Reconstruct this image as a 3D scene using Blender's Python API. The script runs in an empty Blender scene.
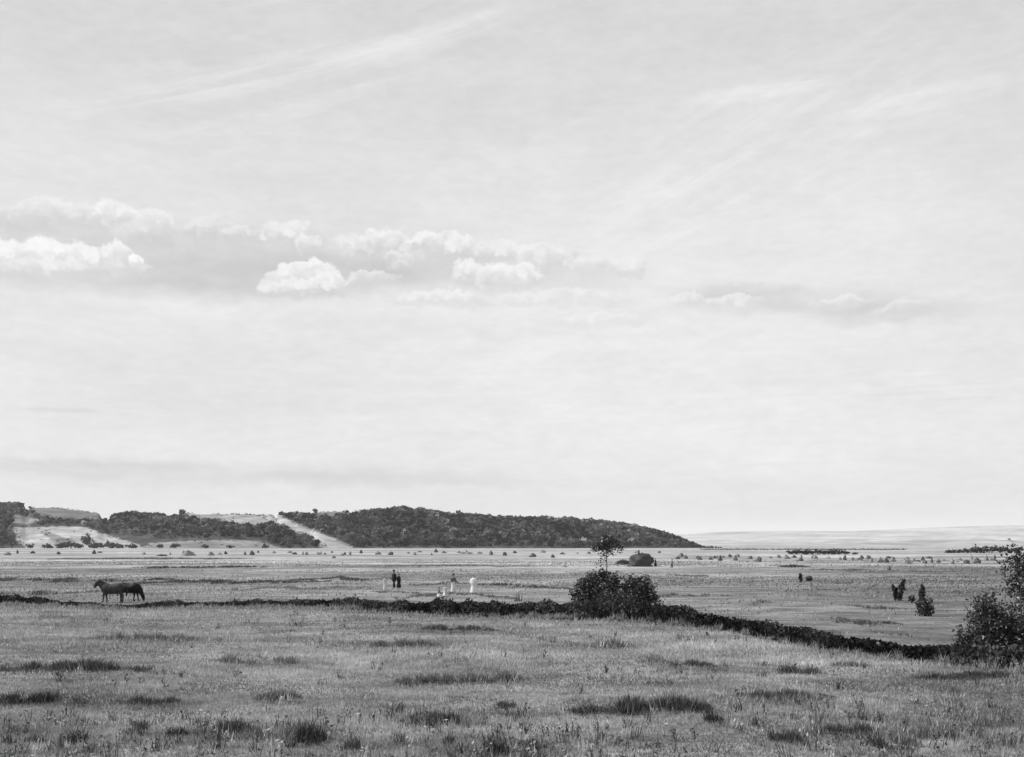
import bpy, math, random
import numpy as np
from mathutils import Vector, noise as mnoise
rng = np.random.default_rng(7); random.seed(7)
S = bpy.context.scene
C = S.collection
R = math.radians
PI = math.pi

# ------------------------------------------------------------------ camera
F, HZ, CH = 1100.0, 545.0, 4.5           # focal length in px, horizon row, eye height
cam = bpy.data.objects.new('camera', bpy.data.cameras.new('camera')); C.objects.link(cam)
cam.location = (0, 0, CH); cam.rotation_euler = (R(90), 0, 0)
cam.data.sensor_width = 36; cam.data.lens = 36 * F / 1024
cam.data.shift_y = (HZ - 378.5) / 1024
cam.data.clip_start = .5; cam.data.clip_end = 80000
S.camera = cam

def at(px, py):
    Y = CH * F / (py - HZ)
    return Vector(((px - 512) / F * Y, Y, 0))
def hgt(px_len, Y): return px_len / F * Y

# ------------------------------------------------------------------ light
SUN_AZ, SUN_EL = R(-84), R(39)
sd = Vector((math.sin(SUN_AZ) * math.cos(SUN_EL), math.cos(SUN_AZ) * math.cos(SUN_EL), math.sin(SUN_EL)))
sl = bpy.data.lights.new('sun', 'SUN'); sl.energy = 4.6; sl.angle = R(0.6); sl.color = (1, 1, 1)
sun = bpy.data.objects.new('sun', sl); C.objects.link(sun)
sun.rotation_euler = sd.to_track_quat('Z', 'Y').to_euler()

# ------------------------------------------------------------------ node helper
class NT:
    def __init__(s, tree): s.t = tree; s.n = tree.nodes; s.l = tree.links
    def _in(s, sock, v):
        if v is None: return
        if hasattr(v, 'is_output') or isinstance(v, bpy.types.NodeSocket): s.l.new(v, sock)
        else: sock.default_value = v
    def m(s, op, a, b=None, c=None, clamp=False):
        n = s.n.new('ShaderNodeMath'); n.operation = op; n.use_clamp = clamp
        for i, v in enumerate((a, b, c)): s._in(n.inputs[i], v)
        return n.outputs[0]
    def v(s, op, a, b=None):
        n = s.n.new('ShaderNodeVectorMath'); n.operation = op
        s._in(n.inputs[0], a)
        if b is not None: s._in(n.inputs[1], b)
        return n.outputs['Value'] if op in ('LENGTH', 'DOT_PRODUCT') else n.outputs[0]
    def mr(s, x, a, b, c=0., d=1., smooth=True):
        n = s.n.new('ShaderNodeMapRange'); n.interpolation_type = 'SMOOTHSTEP' if smooth else 'LINEAR'
        s._in(n.inputs[0], x)
        for i, q in enumerate((a, b, c, d)): s._in(n.inputs[1 + i], q)
        return n.outputs[0]
    def mix(s, f, a, b):
        n = s.n.new('ShaderNodeMix'); n.data_type = 'FLOAT'
        s._in(n.inputs[0], f); s._in(n.inputs[2], a); s._in(n.inputs[3], b)
        return n.outputs[0]
    def noise(s, vec, scale, detail=4, rough=.55, dist=0., color=False):
        n = s.n.new('ShaderNodeTexNoise'); s._in(n.inputs['Vector'], vec)
        n.inputs['Scale'].default_value = scale; n.inputs['Detail'].default_value = detail
        n.inputs['Roughness'].default_value = rough; n.inputs['Distortion'].default_value = dist
        return n.outputs['Color'] if color else n.outputs['Fac']
    def sep(s, vec):
        n = s.n.new('ShaderNodeSeparateXYZ'); s._in(n.inputs[0], vec); return n.outputs
    def comb(s, x, y, z=0.):
        n = s.n.new('ShaderNodeCombineXYZ')
        for i, q in enumerate((x, y, z)): s._in(n.inputs[i], q)
        return n.outputs[0]

# ------------------------------------------------------------------ sky
W = bpy.data.worlds.new('World'); S.world = W; W.use_nodes = True
W.node_tree.nodes.clear()
N = NT(W.node_tree)
tc = N.n.new('ShaderNodeTexCoord').outputs['Generated']
sk = N.n.new('ShaderNodeTexSky'); sk.sky_type = 'NISHITA'; sk.sun_disc = False
sk.sun_elevation = SUN_EL; sk.sun_rotation = SUN_AZ % (2 * PI); sk.dust_density = 2.0
bw = N.n.new('ShaderNodeRGBToBW'); N.l.new(sk.outputs[0], bw.inputs[0]); sky_bw = bw.outputs[0]
X, Yd, Z = N.sep(tc)
AZ = N.m('MULTIPLY', N.m('ARCTAN2', X, Yd), 180 / PI)
EL = N.m('MULTIPLY', N.m('ARCSINE', Z), 180 / PI)
P = N.comb(AZ, EL)
def sang(px, py):
    t = (px - 512) / F
    az = math.degrees(math.atan(t))
    return az, math.degrees(math.atan((HZ - py) / F * math.cos(math.atan(t))))
D = .0521                                  # degrees per pixel
# thin high veil over the blue, brighter towards the horizon
veil = N.mr(EL, 0.5, 6., 7.5, 8.4)
veil = N.mix(N.mr(EL, 12., 27.), veil, 7.2)
# a little brighter to the right of the middle
glow = N.mr(N.v('LENGTH', N.v('MULTIPLY', N.v('SUBTRACT', P, (8., 13., 0)), (1 / 17., 1 / 16., 0))), 1.2, 0., 0., .5)
veil = N.m('ADD', veil, glow)
big = N.noise(N.v('MULTIPLY', P, (.07, .2, 1)), 1., 5, .55)
veil = N.m('MULTIPLY', veil, N.mr(big, .3, .7, .965, 1.03))
col = N.mix(.9, sky_bw, veil)
# cirrus combed along two directions
def cirrus(col, ang, sx, sy, cx, cy, rx, ry, amt, lo=.5, hi=.75):
    a = R(ang)
    q = N.v('SUBTRACT', P, (cx, cy, 0))
    u = N.v('DOT_PRODUCT', q, (math.cos(a), math.sin(a), 0)); w = N.v('DOT_PRODUCT', q, (-math.sin(a), math.cos(a), 0))
    nz = N.noise(N.comb(N.m('MULTIPLY', u, sx), N.m('MULTIPLY', w, sy), cx), 1., 8, .62, .35)
    mk = N.mr(N.v('LENGTH', N.comb(N.m('DIVIDE', u, rx), N.m('DIVIDE', w, ry))), 1., .35)
    return N.m('MULTIPLY', col, N.m('ADD', 1., N.m('MULTIPLY', mk, N.mr(nz, lo, hi, 0., amt))))
col = cirrus(col, 15, .10, 1.1, *sang(290, 60), 15, 4.5, .10, .47, .72)
col = cirrus(col, 15, .09, 2.0, *sang(250, 78), 12, .95, .11, .30, .62)
col = cirrus(col, 16, .09, 2.0, *sang(430, 38), 9, .8, .10, .30, .62)
col = cirrus(col, 24, .10, .9, *sang(790, 130), 13, 5, .075, .44, .72)
col = cirrus(col, 28, .12, 1.7, *sang(700, 165), 9, 1.5, .05, .32, .6)
col = cirrus(col, 3, .12, 1.8, *sang(760, 92), 5, .55, .11, .3, .6)
col = cirrus(col, 4, .1, 1.7, *sang(930, 97), 6, .7, .10, .3, .6)
col = cirrus(col, 2, .06, .8, *sang(560, 410), 30, 5.5, .06, .45, .7)
# grey layers
wn = N.noise(P, .55, 6, .6, color=True)
PW = N.v('ADD', P, N.v('MULTIPLY', N.v('SUBTRACT', wn, (.5, .5, .5)), (2.6, 1.2, 0)))
def layer(col, px, py, rx, ry, mult, inner=.35, vec=None):
    cx, cy = sang(px, py)
    d = N.v('LENGTH', N.v('MULTIPLY', N.v('SUBTRACT', vec or PW, (cx, cy, 0)), (1 / (rx * D), 1 / (ry * D), 0)))
    return N.mix(N.mr(d, 1.1, inner), col, N.m('MULTIPLY', col, mult))
for a in ((180, 258, 240, 38, .855), (140, 289, 230, 14, .90), (225, 275, 120, 24, .91), (350, 270, 90, 26, .87), (430, 268, 90, 25, .86), (560, 278, 110, 16, .90),
          (800, 298, 140, 15, .925), (740, 292, 80, 12, .905), (830, 305, 120, 12, .90), (890, 313, 90, 14, .855), (700, 296, 60, 10, .96), (160, 355, 210, 30, .965),
          (230, 474, 310, 16, .90), (90, 468, 110, 12, .94), (400, 480, 180, 10, .955), (640, 485, 180, 9, .975),
          (300, 395, 280, 22, .975), (560, 345, 160, 8, 1.03), (250, 305, 300, 14, 1.035), (60, 330, 110, 16, 1.03), (860, 445, 200, 40, 1.02),
          (120, 415, 260, 26, .985), (990, 250, 70, 190, .975)):
    col = layer(col, *a)
for a in ((62, 410, 42, 3.2, .92), (130, 408, 26, 2, .96), (890, 394, 70, 1.8, .955), (940, 385, 70, 1.6, .965), (965, 398, 40, 1.5, .95), (760, 464, 50, 2, .975), (120, 385, 40, 2, .97),
          (70, 463, 60, 5, .94), (170, 466, 60, 5, .935), (300, 475, 90, 5, .945), (480, 482, 80, 4, .965), (480, 350, 30, 2, .97), (900, 375, 60, 2, 1.03)):
    col = layer(col, *a, vec=N.v('ADD', P, N.v('MULTIPLY', N.v('SUBTRACT', wn, (.5, .5, .5)), (1.6, .35, 0))))
# cumulus heads
wa = N.noise(P, .9, 2, .5, color=True)
wc = N.noise(P, 2.2, 6, .62, color=True)
PC = N.v('ADD', P, N.v('MULTIPLY', N.v('SUBTRACT', wa, (.5, .5, .5)), (1.3, .8, 0)))
PC = N.v('ADD', PC, N.v('MULTIPLY', N.v('SUBTRACT', wc, (.5, .5, .5)), (.95, .8, 0)))
vo = N.n.new('ShaderNodeTexVoronoi'); vo.feature = 'SMOOTH_F1'; vo.inputs['Scale'].default_value = 1.9
vo.inputs['Smoothness'].default_value = .5
N._in(vo.inputs['Vector'], PC)
bump = N.mr(vo.outputs['Distance'], .1, .55, .28, -.35, False)
ns = N.m('SUBTRACT', N.noise(P, 1.5, 6, .6), .5)
def puff(col, px, py, rx, ry, hi, lo, op=1.):
    rx, ry = rx * 1.24, ry * 1.16
    op = min(1., op * 1.3); hi = hi + .15
    cx, cy = sang(px, py)
    q = N.v('MULTIPLY', N.v('SUBTRACT', PC, (cx, cy, 0)), (1 / (rx * D), 1 / (ry * D), 0))
    mk = N.mr(N.v('LENGTH', q), 1.08, .82, 0., op)
    x, y, _ = N.sep(q)
    mk = N.m('MULTIPLY', mk, N.mr(y, -1.05, -.25))
    sh = N.m('ADD', N.m('ADD', y, bump), N.m('MULTIPLY', N.m('SUBTRACT', ns, N.m('MULTIPLY', x, .22)), 1.))
    return N.mix(mk, col, N.mr(sh, -.6, .7, lo - .1, hi + .45))
for a in ((20, 222, 30, 13, 7.6, 6.6, .7), (62, 216, 34, 14, 8.1, 6.9, .9), (30, 216, 16, 10, 8., 7., .8), (90, 219, 20, 12, 7.9, 6.8, .8), (115, 221, 22, 17, 8.4, 6.8, 1.), (155, 227, 19, 14, 8.1, 6.7, .9),
          (140, 238, 26, 14, 7.3, 6.5, .7), (215, 233, 26, 12, 7.6, 6.6, .7), (243, 238, 16, 9, 7.7, 6.7, .7), (290, 238, 26, 13, 8.1, 6.7, .9), (310, 246, 12, 9, 8., 6.7, .7),
          (350, 250, 22, 12, 7.8, 6.6, .8), (386, 246, 22, 16, 8.5, 6.7, 1.), (405, 262, 18, 10, 7.6, 6.6, .7), (436, 246, 26, 12, 8.4, 6.7, .9), (464, 250, 14, 12, 8.4, 6.7, .9),
          (500, 254, 26, 11, 8., 6.9, .8), (545, 260, 28, 17, 8.2, 7., .9), (625, 270, 18, 9, 8.2, 7.3, .7), (595, 268, 22, 9, 7.8, 7.1, .6),
          (12, 262, 24, 18, 9., 7.1, 1.), (42, 258, 18, 15, 8.9, 7.3, 1.), (74, 262, 22, 16, 9., 7.2, 1.), (98, 266, 18, 13, 8.7, 7.2, .95), (117, 259, 13, 15, 8.7, 7.1, .95),
          (139, 266, 9, 9, 9.2, 7.6, 1.), (55, 272, 46, 10, 8.1, 6.9, .7), (288, 281, 20, 14, 8.5, 7.1, 1.), (312, 275, 19, 13, 8.9, 7.3, 1.), (328, 285, 18, 13, 8.6, 7., .9), (302, 290, 34, 10, 8.3, 6.7, .9),
          (372, 280, 22, 8, 8., 6.9, .6), (468, 276, 16, 13, 8.4, 7., .9), (498, 279, 19, 14, 8.6, 7.2, .95), (524, 279, 16, 13, 8.5, 7.2, .9), (442, 300, 40, 9, 8.4, 7.4, .6),
          (690, 300, 16, 8, 8.3, 7.5, .5), (735, 302, 24, 7, 8.2, 7.4, .6), (842, 302, 22, 6, 8.2, 7.3, .5), (905, 308, 22, 8, 7.7, 6.9, .5), (560, 300, 60, 8, 8.3, 7.6, .5), (600, 322, 40, 8, 8.3, 7.7, .5)):
    col = puff(col, *a)
mot = N.noise(N.v('MULTIPLY', P, (.35, .8, 1)), 1., 5, .6, .6)
col = N.m('MULTIPLY', col, N.mr(mot, .32, .68, .978, 1.02))
tex = N.noise(N.v('MULTIPLY', P, (.8, 2.2, 1)), 1.3, 8, .65)          # fine mottling of the thin cloud
col = N.m('MULTIPLY', col, N.mr(tex, .3, .7, .972, 1.022))
bg = N.n.new('ShaderNodeBackground'); bg.inputs['Strength'].default_value = .1
N.l.new(col, bg.inputs['Color'])
ow = N.n.new('ShaderNodeOutputWorld'); N.l.new(bg.outputs[0], ow.inputs['Surface'])

# ------------------------------------------------------------------ materials
def grey(name, val, rough=.9, attr=False, transl=0., nscale=None, namp=.3, spec=.2):
    m = bpy.data.materials.new(name); m.use_nodes = True; m.node_tree.nodes.clear()
    n = NT(m.node_tree)
    c = val
    if attr:
        a = n.n.new('ShaderNodeAttribute'); a.attribute_name = 'tone'
        c = n.m('MULTIPLY', a.outputs['Fac'], val)
    if nscale:
        g = n.n.new('ShaderNodeTexCoord').outputs['Object']
        c = n.m('MULTIPLY', n.mr(n.noise(g, nscale, 6, .6), .3, .7, 1 - namp, 1 + namp), c)
    cc = n.comb(c, c, c)
    b = n.n.new('ShaderNodeBsdfPrincipled'); n.l.new(cc, b.inputs['Base Color'])
    b.inputs['Roughness'].default_value = rough; b.inputs['Specular IOR Level'].default_value = spec
    out = n.n.new('ShaderNodeOutputMaterial')
    sh = b.outputs[0]
    if transl:
        t = n.n.new('ShaderNodeBsdfTranslucent'); n.l.new(cc, t.inputs[0])
        mx = n.n.new('ShaderNodeMixShader'); mx.inputs[0].default_value = transl
        n.l.new(sh, mx.inputs[1]); n.l.new(t.outputs[0], mx.inputs[2]); sh = mx.outputs[0]
    n.l.new(sh, out.inputs[0])
    return m
M = dict(
    leaf=grey('bush_leaves', .055, .75, True, .25, spec=.12), hedge=grey('hedge_leaves', .048, .8, True, .2, spec=.1),
    sedge=grey('ditch_sedge', .15, .85, True, .25, spec=.1),
    wood=grey('far_wood_leaves', .082, .9, True, .2, spec=.05), grass=grey('meadow_grass', .335, .8, True, .35, spec=.15),
    tuss=grey('dark_rushes', .062, .8, True, .3, spec=.1), bark=grey('bark', .07, .9, nscale=6, namp=.4),
    hay=grey('hay', .13, .95, True, .1, spec=.05), stack=grey('old_haystack', .085, .95, True, .1, spec=.05), hay_fresh=grey('fresh_hay', .27, .95, True, .1, spec=.05), stake=grey('weathered_wood', .035, .9, nscale=5, namp=.4),
    bay=grey('brown_horse_coat', .045, .6, nscale=3, namp=.3), black=grey('black_horse_coat', .008, .55, nscale=3, namp=.3),
    hair=grey('dark_hair', .015, .7), skin=grey('skin', .35, .6, nscale=8, namp=.06),
    cdark=grey('dark_cloth', .02, .9, nscale=9, namp=.3), cmid=grey('grey_cloth', .12, .9, nscale=9, namp=.2),
    cpale=grey('pale_cloth', .55, .9, nscale=9, namp=.1), cwhite=grey('white_cloth', .66, .9, nscale=9, namp=.06),
    flower=grey('pale_flowers', .6, .9, True, .3))

# ------------------------------------------------------------------ object helpers
def link(name, me, mat=None, parent=None, loc=None):
    o = bpy.data.objects.new(name, me); C.objects.link(o)
    if mat is not None: me.materials.append(mat)
    if parent is not None: o.parent = parent
    if loc is not None: o.location = loc
    return o
def empty(name, loc, rz=0., sc=1.):
    o = bpy.data.objects.new(name, None); C.objects.link(o); o.location = loc; o.rotation_euler.z = rz; o.scale = (sc,) * 3
    o.empty_display_size = .3
    return o
def tag(o, label=None, cat=None, group=None, kind=None):
    if label: o['label'] = label
    if cat: o['category'] = cat
    if group: o['group'] = group
    if kind: o['kind'] = kind
    return o
def mesh_np(name, V, Fq, tone=None, smooth=False):
    V = np.asarray(V, np.float32); Fq = np.asarray(Fq, np.int32); k = Fq.shape[1]
    me = bpy.data.meshes.new(name)
    me.vertices.add(len(V)); me.vertices.foreach_set('co', V.ravel())
    me.loops.add(Fq.size); me.loops.foreach_set('vertex_index', Fq.ravel())
    me.polygons.add(len(Fq)); me.polygons.foreach_set('loop_start', np.arange(0, Fq.size, k, dtype=np.int32))
    me.polygons.foreach_set('loop_total', np.full(len(Fq), k, np.int32))
    if tone is not None:
        a = me.attributes.new('tone', 'FLOAT', 'POINT'); a.data.foreach_set('value', np.asarray(tone, np.float32))
    me.update(calc_edges=True)
    if smooth: me.polygons.foreach_set('use_smooth', np.ones(len(Fq), bool))
    return me
def leaves(cen, size, tone, flat=.0, aspect=.6):
    """one small folded-diamond leaf spray per centre, random attitude"""
    n = len(cen); cen = np.asarray(cen)
    a = rng.normal(size=(n, 3)); a[:, 2] *= (1 - flat); a /= np.linalg.norm(a, axis=1)[:, None] + 1e-9
    b = rng.normal(size=(n, 3)); b -= (b * a).sum(1)[:, None] * a; b /= np.linalg.norm(b, axis=1)[:, None] + 1e-9
    s = np.broadcast_to(np.asarray(size), (n,))[:, None] * rng.uniform(.6, 1.4, (n, 1))
    v = np.stack([cen - a * s, cen + b * s * aspect, cen + a * s, cen - b * s * aspect], 1).reshape(-1, 3)
    return v, np.arange(4 * n).reshape(-1, 4), np.repeat(tone, 4)
def blades(base, h, w, lean, tone):
    """tapered grass blades: bent quad pairs reduced to one triangle plus one quad -> triangles"""
    n = len(base); base = np.asarray(base)
    ang = rng.uniform(0, 2 * PI, n); la = rng.uniform(0, 2 * PI, n)
    d = np.stack([np.cos(ang), np.sin(ang), np.zeros(n)], 1)
    l = np.stack([np.cos(la), np.sin(la), np.zeros(n)], 1) * (rng.uniform(.2, 1, n) * lean * h)[:, None]
    up = np.zeros((n, 3)); up[:, 2] = h
    v = np.stack([base - d * w[:, None] / 2, base + d * w[:, None] / 2, base + up + l], 1).reshape(-1, 3)
    return v, np.arange(3 * n).reshape(-1, 3), np.repeat(tone, 3)
def join(parts):
    V, Fq, T = [], [], []; o = 0
    for v, f, t in parts: V.append(v); Fq.append(f + o); T.append(t); o += len(v)
    return np.concatenate(V), np.concatenate(Fq), np.concatenate(T)
def tube(pts, rad, seg=8, caps=True):
    """tapered tube through pts; rad floats or (side, up) pairs; returns verts, quads (degenerate-free)"""
    pts = [Vector(p) for p in pts]; V = []; n = len(pts)
    ref = Vector((0, 1, 0))
    pr = []
    for i, p in enumerate(pts):
        t = (pts[min(i + 1, n - 1)] - pts[max(i - 1, 0)]).normalized()
        rf = ref if abs(t.dot(ref)) < .95 else Vector((1, 0, 0))
        side = (rf - t * rf.dot(t)).normalized(); up = t.cross(side)
        r = rad[i]; r = r if isinstance(r, tuple) else (r, r)
        for k in range(seg):
            a = 2 * PI * k / seg
            V.append(p + side * (r[0] * math.cos(a)) + up * (r[1] * math.sin(a)))
    Fq = []
    for i in range(n - 1):
        for k in range(seg):
            Fq.append([i * seg + k, i * seg + (k + 1) % seg, (i + 1) * seg + (k + 1) % seg, (i + 1) * seg + k])
    if caps:
        for i, sgn in ((0, 1), (n - 1, -1)):
            V.append(pts[i]); ci = len(V) - 1
            for k in range(0, seg, 2):
                q = [ci, i * seg + (k + 2) % seg, i * seg + k + 1, i * seg + k]
                Fq.append(q if sgn > 0 else q[::-1])
    return np.array([tuple(v) for v in V]), np.array(Fq), np.ones(len(V))
def ball(c, r, seg=12):
    c = Vector(c); r = r if isinstance(r, tuple) else (r, r, r); V = []; Fq = []; rings = 8
    for i in range(rings + 1):
        ph = PI * i / rings; s = max(math.sin(ph), .02)
        for k in range(seg):
            a = 2 * PI * k / seg
            V.append((c.x + r[0] * s * math.cos(a), c.y + r[1] * s * math.sin(a), c.z - r[2] * math.cos(ph)))
    for i in range(rings):
        for k in range(seg): Fq.append([i * seg + k, i * seg + (k + 1) % seg, (i + 1) * seg + (k + 1) % seg, (i + 1) * seg + k])
    return np.array(V), np.array(Fq), np.ones(len(V))
def fuse(name, parts, voxel):
    """fuse overlapping closed shapes into one continuous skin"""
    v, f, t = join(parts)
    me = mesh_np(name + '_raw', v, f)
    o = bpy.data.objects.new('raw', me); C.objects.link(o)
    md = o.modifiers.new('r', 'REMESH'); md.mode = 'VOXEL'; md.voxel_size = voxel; md.use_smooth_shade = True
    sm = o.modifiers.new('s', 'SMOOTH'); sm.factor = .5; sm.iterations = 3
    dg = bpy.context.evaluated_depsgraph_get()
    out = bpy.data.meshes.new_from_object(o.evaluated_get(dg)); out.name = name
    bpy.data.objects.remove(o); bpy.data.meshes.remove(me)
    return out
def fbm(x, y, sc, oct=4):
    return mnoise.fractal(Vector((x * sc, y * sc, 3.7)), 1., 2., oct)
def interp(x, pts):
    xs, ys = zip(*pts); return np.interp(x, xs, ys)

# ------------------------------------------------------------------ the ditch line (seen from above)
DP = [(-260, 600), (-40, 602.5), (0, 603), (120, 607), (250, 607.5), (330, 609), (420, 612), (520, 615), (600, 617), (650, 621), (700, 627), (760, 636), (830, 646), (900, 655), (960, 661), (1040, 668), (1200, 678)]
DW = [at(a, b) for a, b in DP]
DX = np.array([p.x for p in DW]); DY = np.array([p.y for p in DW])
def ditch_y(x): return np.interp(x, DX, DY)

# ------------------------------------------------------------------ ground
# paler and ranker growth, plus bush shade and corner vignette painted as tone: x, y, half widths, tone factor
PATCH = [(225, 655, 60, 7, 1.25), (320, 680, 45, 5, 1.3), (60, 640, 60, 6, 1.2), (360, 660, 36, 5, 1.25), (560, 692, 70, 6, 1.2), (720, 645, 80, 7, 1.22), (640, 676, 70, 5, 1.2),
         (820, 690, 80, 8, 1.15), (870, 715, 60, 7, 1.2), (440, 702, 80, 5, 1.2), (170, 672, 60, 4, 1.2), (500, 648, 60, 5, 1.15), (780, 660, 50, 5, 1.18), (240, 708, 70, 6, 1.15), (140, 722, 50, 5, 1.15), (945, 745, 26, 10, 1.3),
         (130, 640, 130, 4, .66), (75, 672, 120, 4.5, .68), (60, 701, 100, 8, .62), (460, 677, 130, 7, .66), (600, 647, 80, 6, .8), (650, 712, 110, 6, .72), (20, 738, 60, 16, .7), (1000, 720, 90, 34, .68),  # last two paint the vignette of the lower corners
         (965, 680, 100, 11, .55), (425, 722, 60, 9, .7), (300, 742, 60, 10, .74), (860, 737, 90, 10, .72), (795, 702, 60, 6, .78), (700, 667, 60, 5, .75), (150, 703, 60, 5, .72), (455, 631, 70, 3, .75), (400, 647, 70, 4, .78),  # first one paints the right bush's shade into the turf
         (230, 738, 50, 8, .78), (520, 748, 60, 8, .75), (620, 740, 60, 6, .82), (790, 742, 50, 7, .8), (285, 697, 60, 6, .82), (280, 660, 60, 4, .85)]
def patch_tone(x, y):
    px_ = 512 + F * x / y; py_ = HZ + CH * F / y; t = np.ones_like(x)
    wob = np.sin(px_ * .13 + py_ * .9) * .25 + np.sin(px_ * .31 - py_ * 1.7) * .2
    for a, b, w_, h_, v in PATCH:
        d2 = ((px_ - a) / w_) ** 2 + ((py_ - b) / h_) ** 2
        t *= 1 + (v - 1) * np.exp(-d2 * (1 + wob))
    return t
def axis_vals(start, fine_end, step, grow, far):
    v = list(np.arange(start, fine_end, step)); st = step
    while v[-1] < far: st *= grow; v.append(v[-1] + st)
    return v
ys = axis_vals(8, 112, .55, 1.07, 23500)
xp = axis_vals(0, 62, .7, 1.13, 20000); xs = sorted([-q for q in xp[1:]] + xp)
GX, GY = np.meshgrid(np.array(xs), np.array(ys))
def und(x, y):
    return (np.sin(x * .31 + y * .17) * .05 + np.sin(x * .11 - y * .23 + 1.3) * .07 + np.sin(x * .73 + 2.1 * np.sin(y * .4)) * .025) * np.clip((140 - y) / 60, 0, 1)
def ground_z(x, y):
    dd = y - ditch_y(x)
    return und(x, y) - .25 * np.exp(-((dd - 1.4) / .9) ** 2)
GZ = ground_z(GX, GY)
nx, ny = len(xs), len(ys)
idx = np.arange(nx * ny).reshape(ny, nx)
FQ = np.stack([idx[:-1, :-1], idx[:-1, 1:], idx[1:, 1:], idx[1:, :-1]], -1).reshape(-1, 4)
dd = (GY - ditch_y(GX))
near = np.clip((-dd) / 1.5 + .2, 0, 1)
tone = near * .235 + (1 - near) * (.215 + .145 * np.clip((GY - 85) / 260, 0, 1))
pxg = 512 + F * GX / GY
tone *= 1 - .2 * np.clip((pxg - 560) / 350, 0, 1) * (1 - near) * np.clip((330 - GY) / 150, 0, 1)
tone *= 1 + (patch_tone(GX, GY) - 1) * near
tone = np.where((dd > -.4) & (dd < 2.), .07, tone)
gm = bpy.data.materials.new('meadow_ground'); gm.use_nodes = True; gm.node_tree.nodes.clear()
n = NT(gm.node_tree)
pos = n.n.new('ShaderNodeNewGeometry').outputs['Position']
at_ = n.n.new('ShaderNodeAttribute'); at_.attribute_name = 'tone'
st = n.v('MULTIPLY', pos, (.55, 1., 1.))
w0 = n.noise(n.v('MULTIPLY', pos, (.4, 1., 1.)), .006, 7, .62)
w1 = n.noise(st, .035, 7, .62)
w2 = n.noise(st, .35, 7, .65)
w3 = n.noise(pos, 3.5, 6, .7)
px_, py_, pz_ = n.sep(pos)
farf = n.mr(py_, 75., 170.)
# tone swings: mown swaths and rank patches
sw = n.mix(farf, n.mr(w1, .3, .7, .78, 1.22), n.mr(w1, .34, .66, .58, 1.36))
sw = n.m('MULTIPLY', sw, n.mix(farf, 1., n.mr(w0, .35, .65, .70, 1.25)))
sw = n.m('MULTIPLY', sw, n.mr(w2, .32, .68, .58, 1.36))
sw = n.m('MULTIPLY', sw, n.mr(w3, .3, .7, .72, 1.24))
c = n.m('MULTIPLY', at_.outputs['Fac'], sw)
b = n.n.new('ShaderNodeBsdfPrincipled'); n.l.new(n.comb(c, c, c), b.inputs['Base Color']); b.inputs['Roughness'].default_value = 1.
b.inputs['Specular IOR Level'].default_value = 0.
bp = n.n.new('ShaderNodeBump'); bp.inputs['Strength'].default_value = .6; bp.inputs['Distance'].default_value = .12
n.l.new(w3, bp.inputs['Height']); n.l.new(bp.outputs[0], b.inputs['Normal'])
o_ = n.n.new('ShaderNodeOutputMaterial'); n.l.new(b.outputs[0], o_.inputs[0])
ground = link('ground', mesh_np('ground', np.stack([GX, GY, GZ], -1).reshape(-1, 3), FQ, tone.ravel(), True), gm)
tag(ground, kind='structure')

# ------------------------------------------------------------------ grass (uncountable)
def scatter(n_, y0, y1, bias):
    u = rng.uniform(0, 1, n_)
    y = y0 * (y1 / y0) ** (u ** bias)
    x = rng.uniform(-1, 1, n_) * (y * .5 + 2)
    return x, y
def patchnoise(x, y, sc, seed):
    v = np.zeros_like(x)
    r2 = np.random.default_rng(seed)
    for k in range(9):
        a = r2.uniform(0, 2 * PI); f = sc * 1.45 ** k; p = r2.uniform(0, 6.3)
        v += np.sin((x * .6 * math.cos(a) + y * math.sin(a)) * f + p + 1.5 * np.sin(x * f * .37 + p * 2)) / 1.25 ** k
    return v / 2.2
gx, gy = scatter(330000, 20, 92, 1.0)
dd = gy - ditch_y(gx); keep = (dd < -.7); gx, gy, dd = gx[keep], gy[keep], dd[keep]
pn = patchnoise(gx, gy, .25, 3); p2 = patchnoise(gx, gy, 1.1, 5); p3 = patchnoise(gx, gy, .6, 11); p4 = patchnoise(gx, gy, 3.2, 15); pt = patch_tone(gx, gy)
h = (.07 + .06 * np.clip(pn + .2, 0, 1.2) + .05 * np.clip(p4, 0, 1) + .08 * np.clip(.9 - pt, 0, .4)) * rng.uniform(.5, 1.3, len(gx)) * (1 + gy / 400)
w = .012 + .00065 * gy * rng.uniform(.7, 1.4, len(gx))
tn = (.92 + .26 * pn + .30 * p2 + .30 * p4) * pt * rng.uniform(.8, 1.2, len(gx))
tn = np.where((p3 + .5 * p4 > .6) & (rng.uniform(0, 1, len(gx)) < .7), tn * .6, tn)
pale = rng.uniform(0, 1, len(gx)) < .10 * np.clip(p4 + .3 * p2, 0, 2)
tn = np.where(pale, 1.8, tn)
base = np.stack([gx, gy, ground_z(gx, gy) - .01], 1)
ga = blades(base, h, w, .8, np.clip(tn, .2, 2.0))
# rank grass overhanging the near lip of the ditch
ex = rng.uniform(-46, 24, 26000); eo = rng.exponential(.9, 26000); ey = ditch_y(ex) - 1.1 - eo
gb = blades(np.stack([ex, ey, ground_z(ex, ey)], 1), rng.uniform(.05, .2, len(ex)) * np.clip(1 + 1.6 * patchnoise(ex, ey, 2.2, 21), .4, 2.6), .02 + .0007 * ey, .7, rng.uniform(.45, 1.35, len(ex)))
gv, gf, gt = join([ga, gb])
tag(link('grass', mesh_np('grass', gv, gf, gt), M['grass']), 'short dry meadow grass covering the foreground field', 'grass', kind='stuff')
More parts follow.
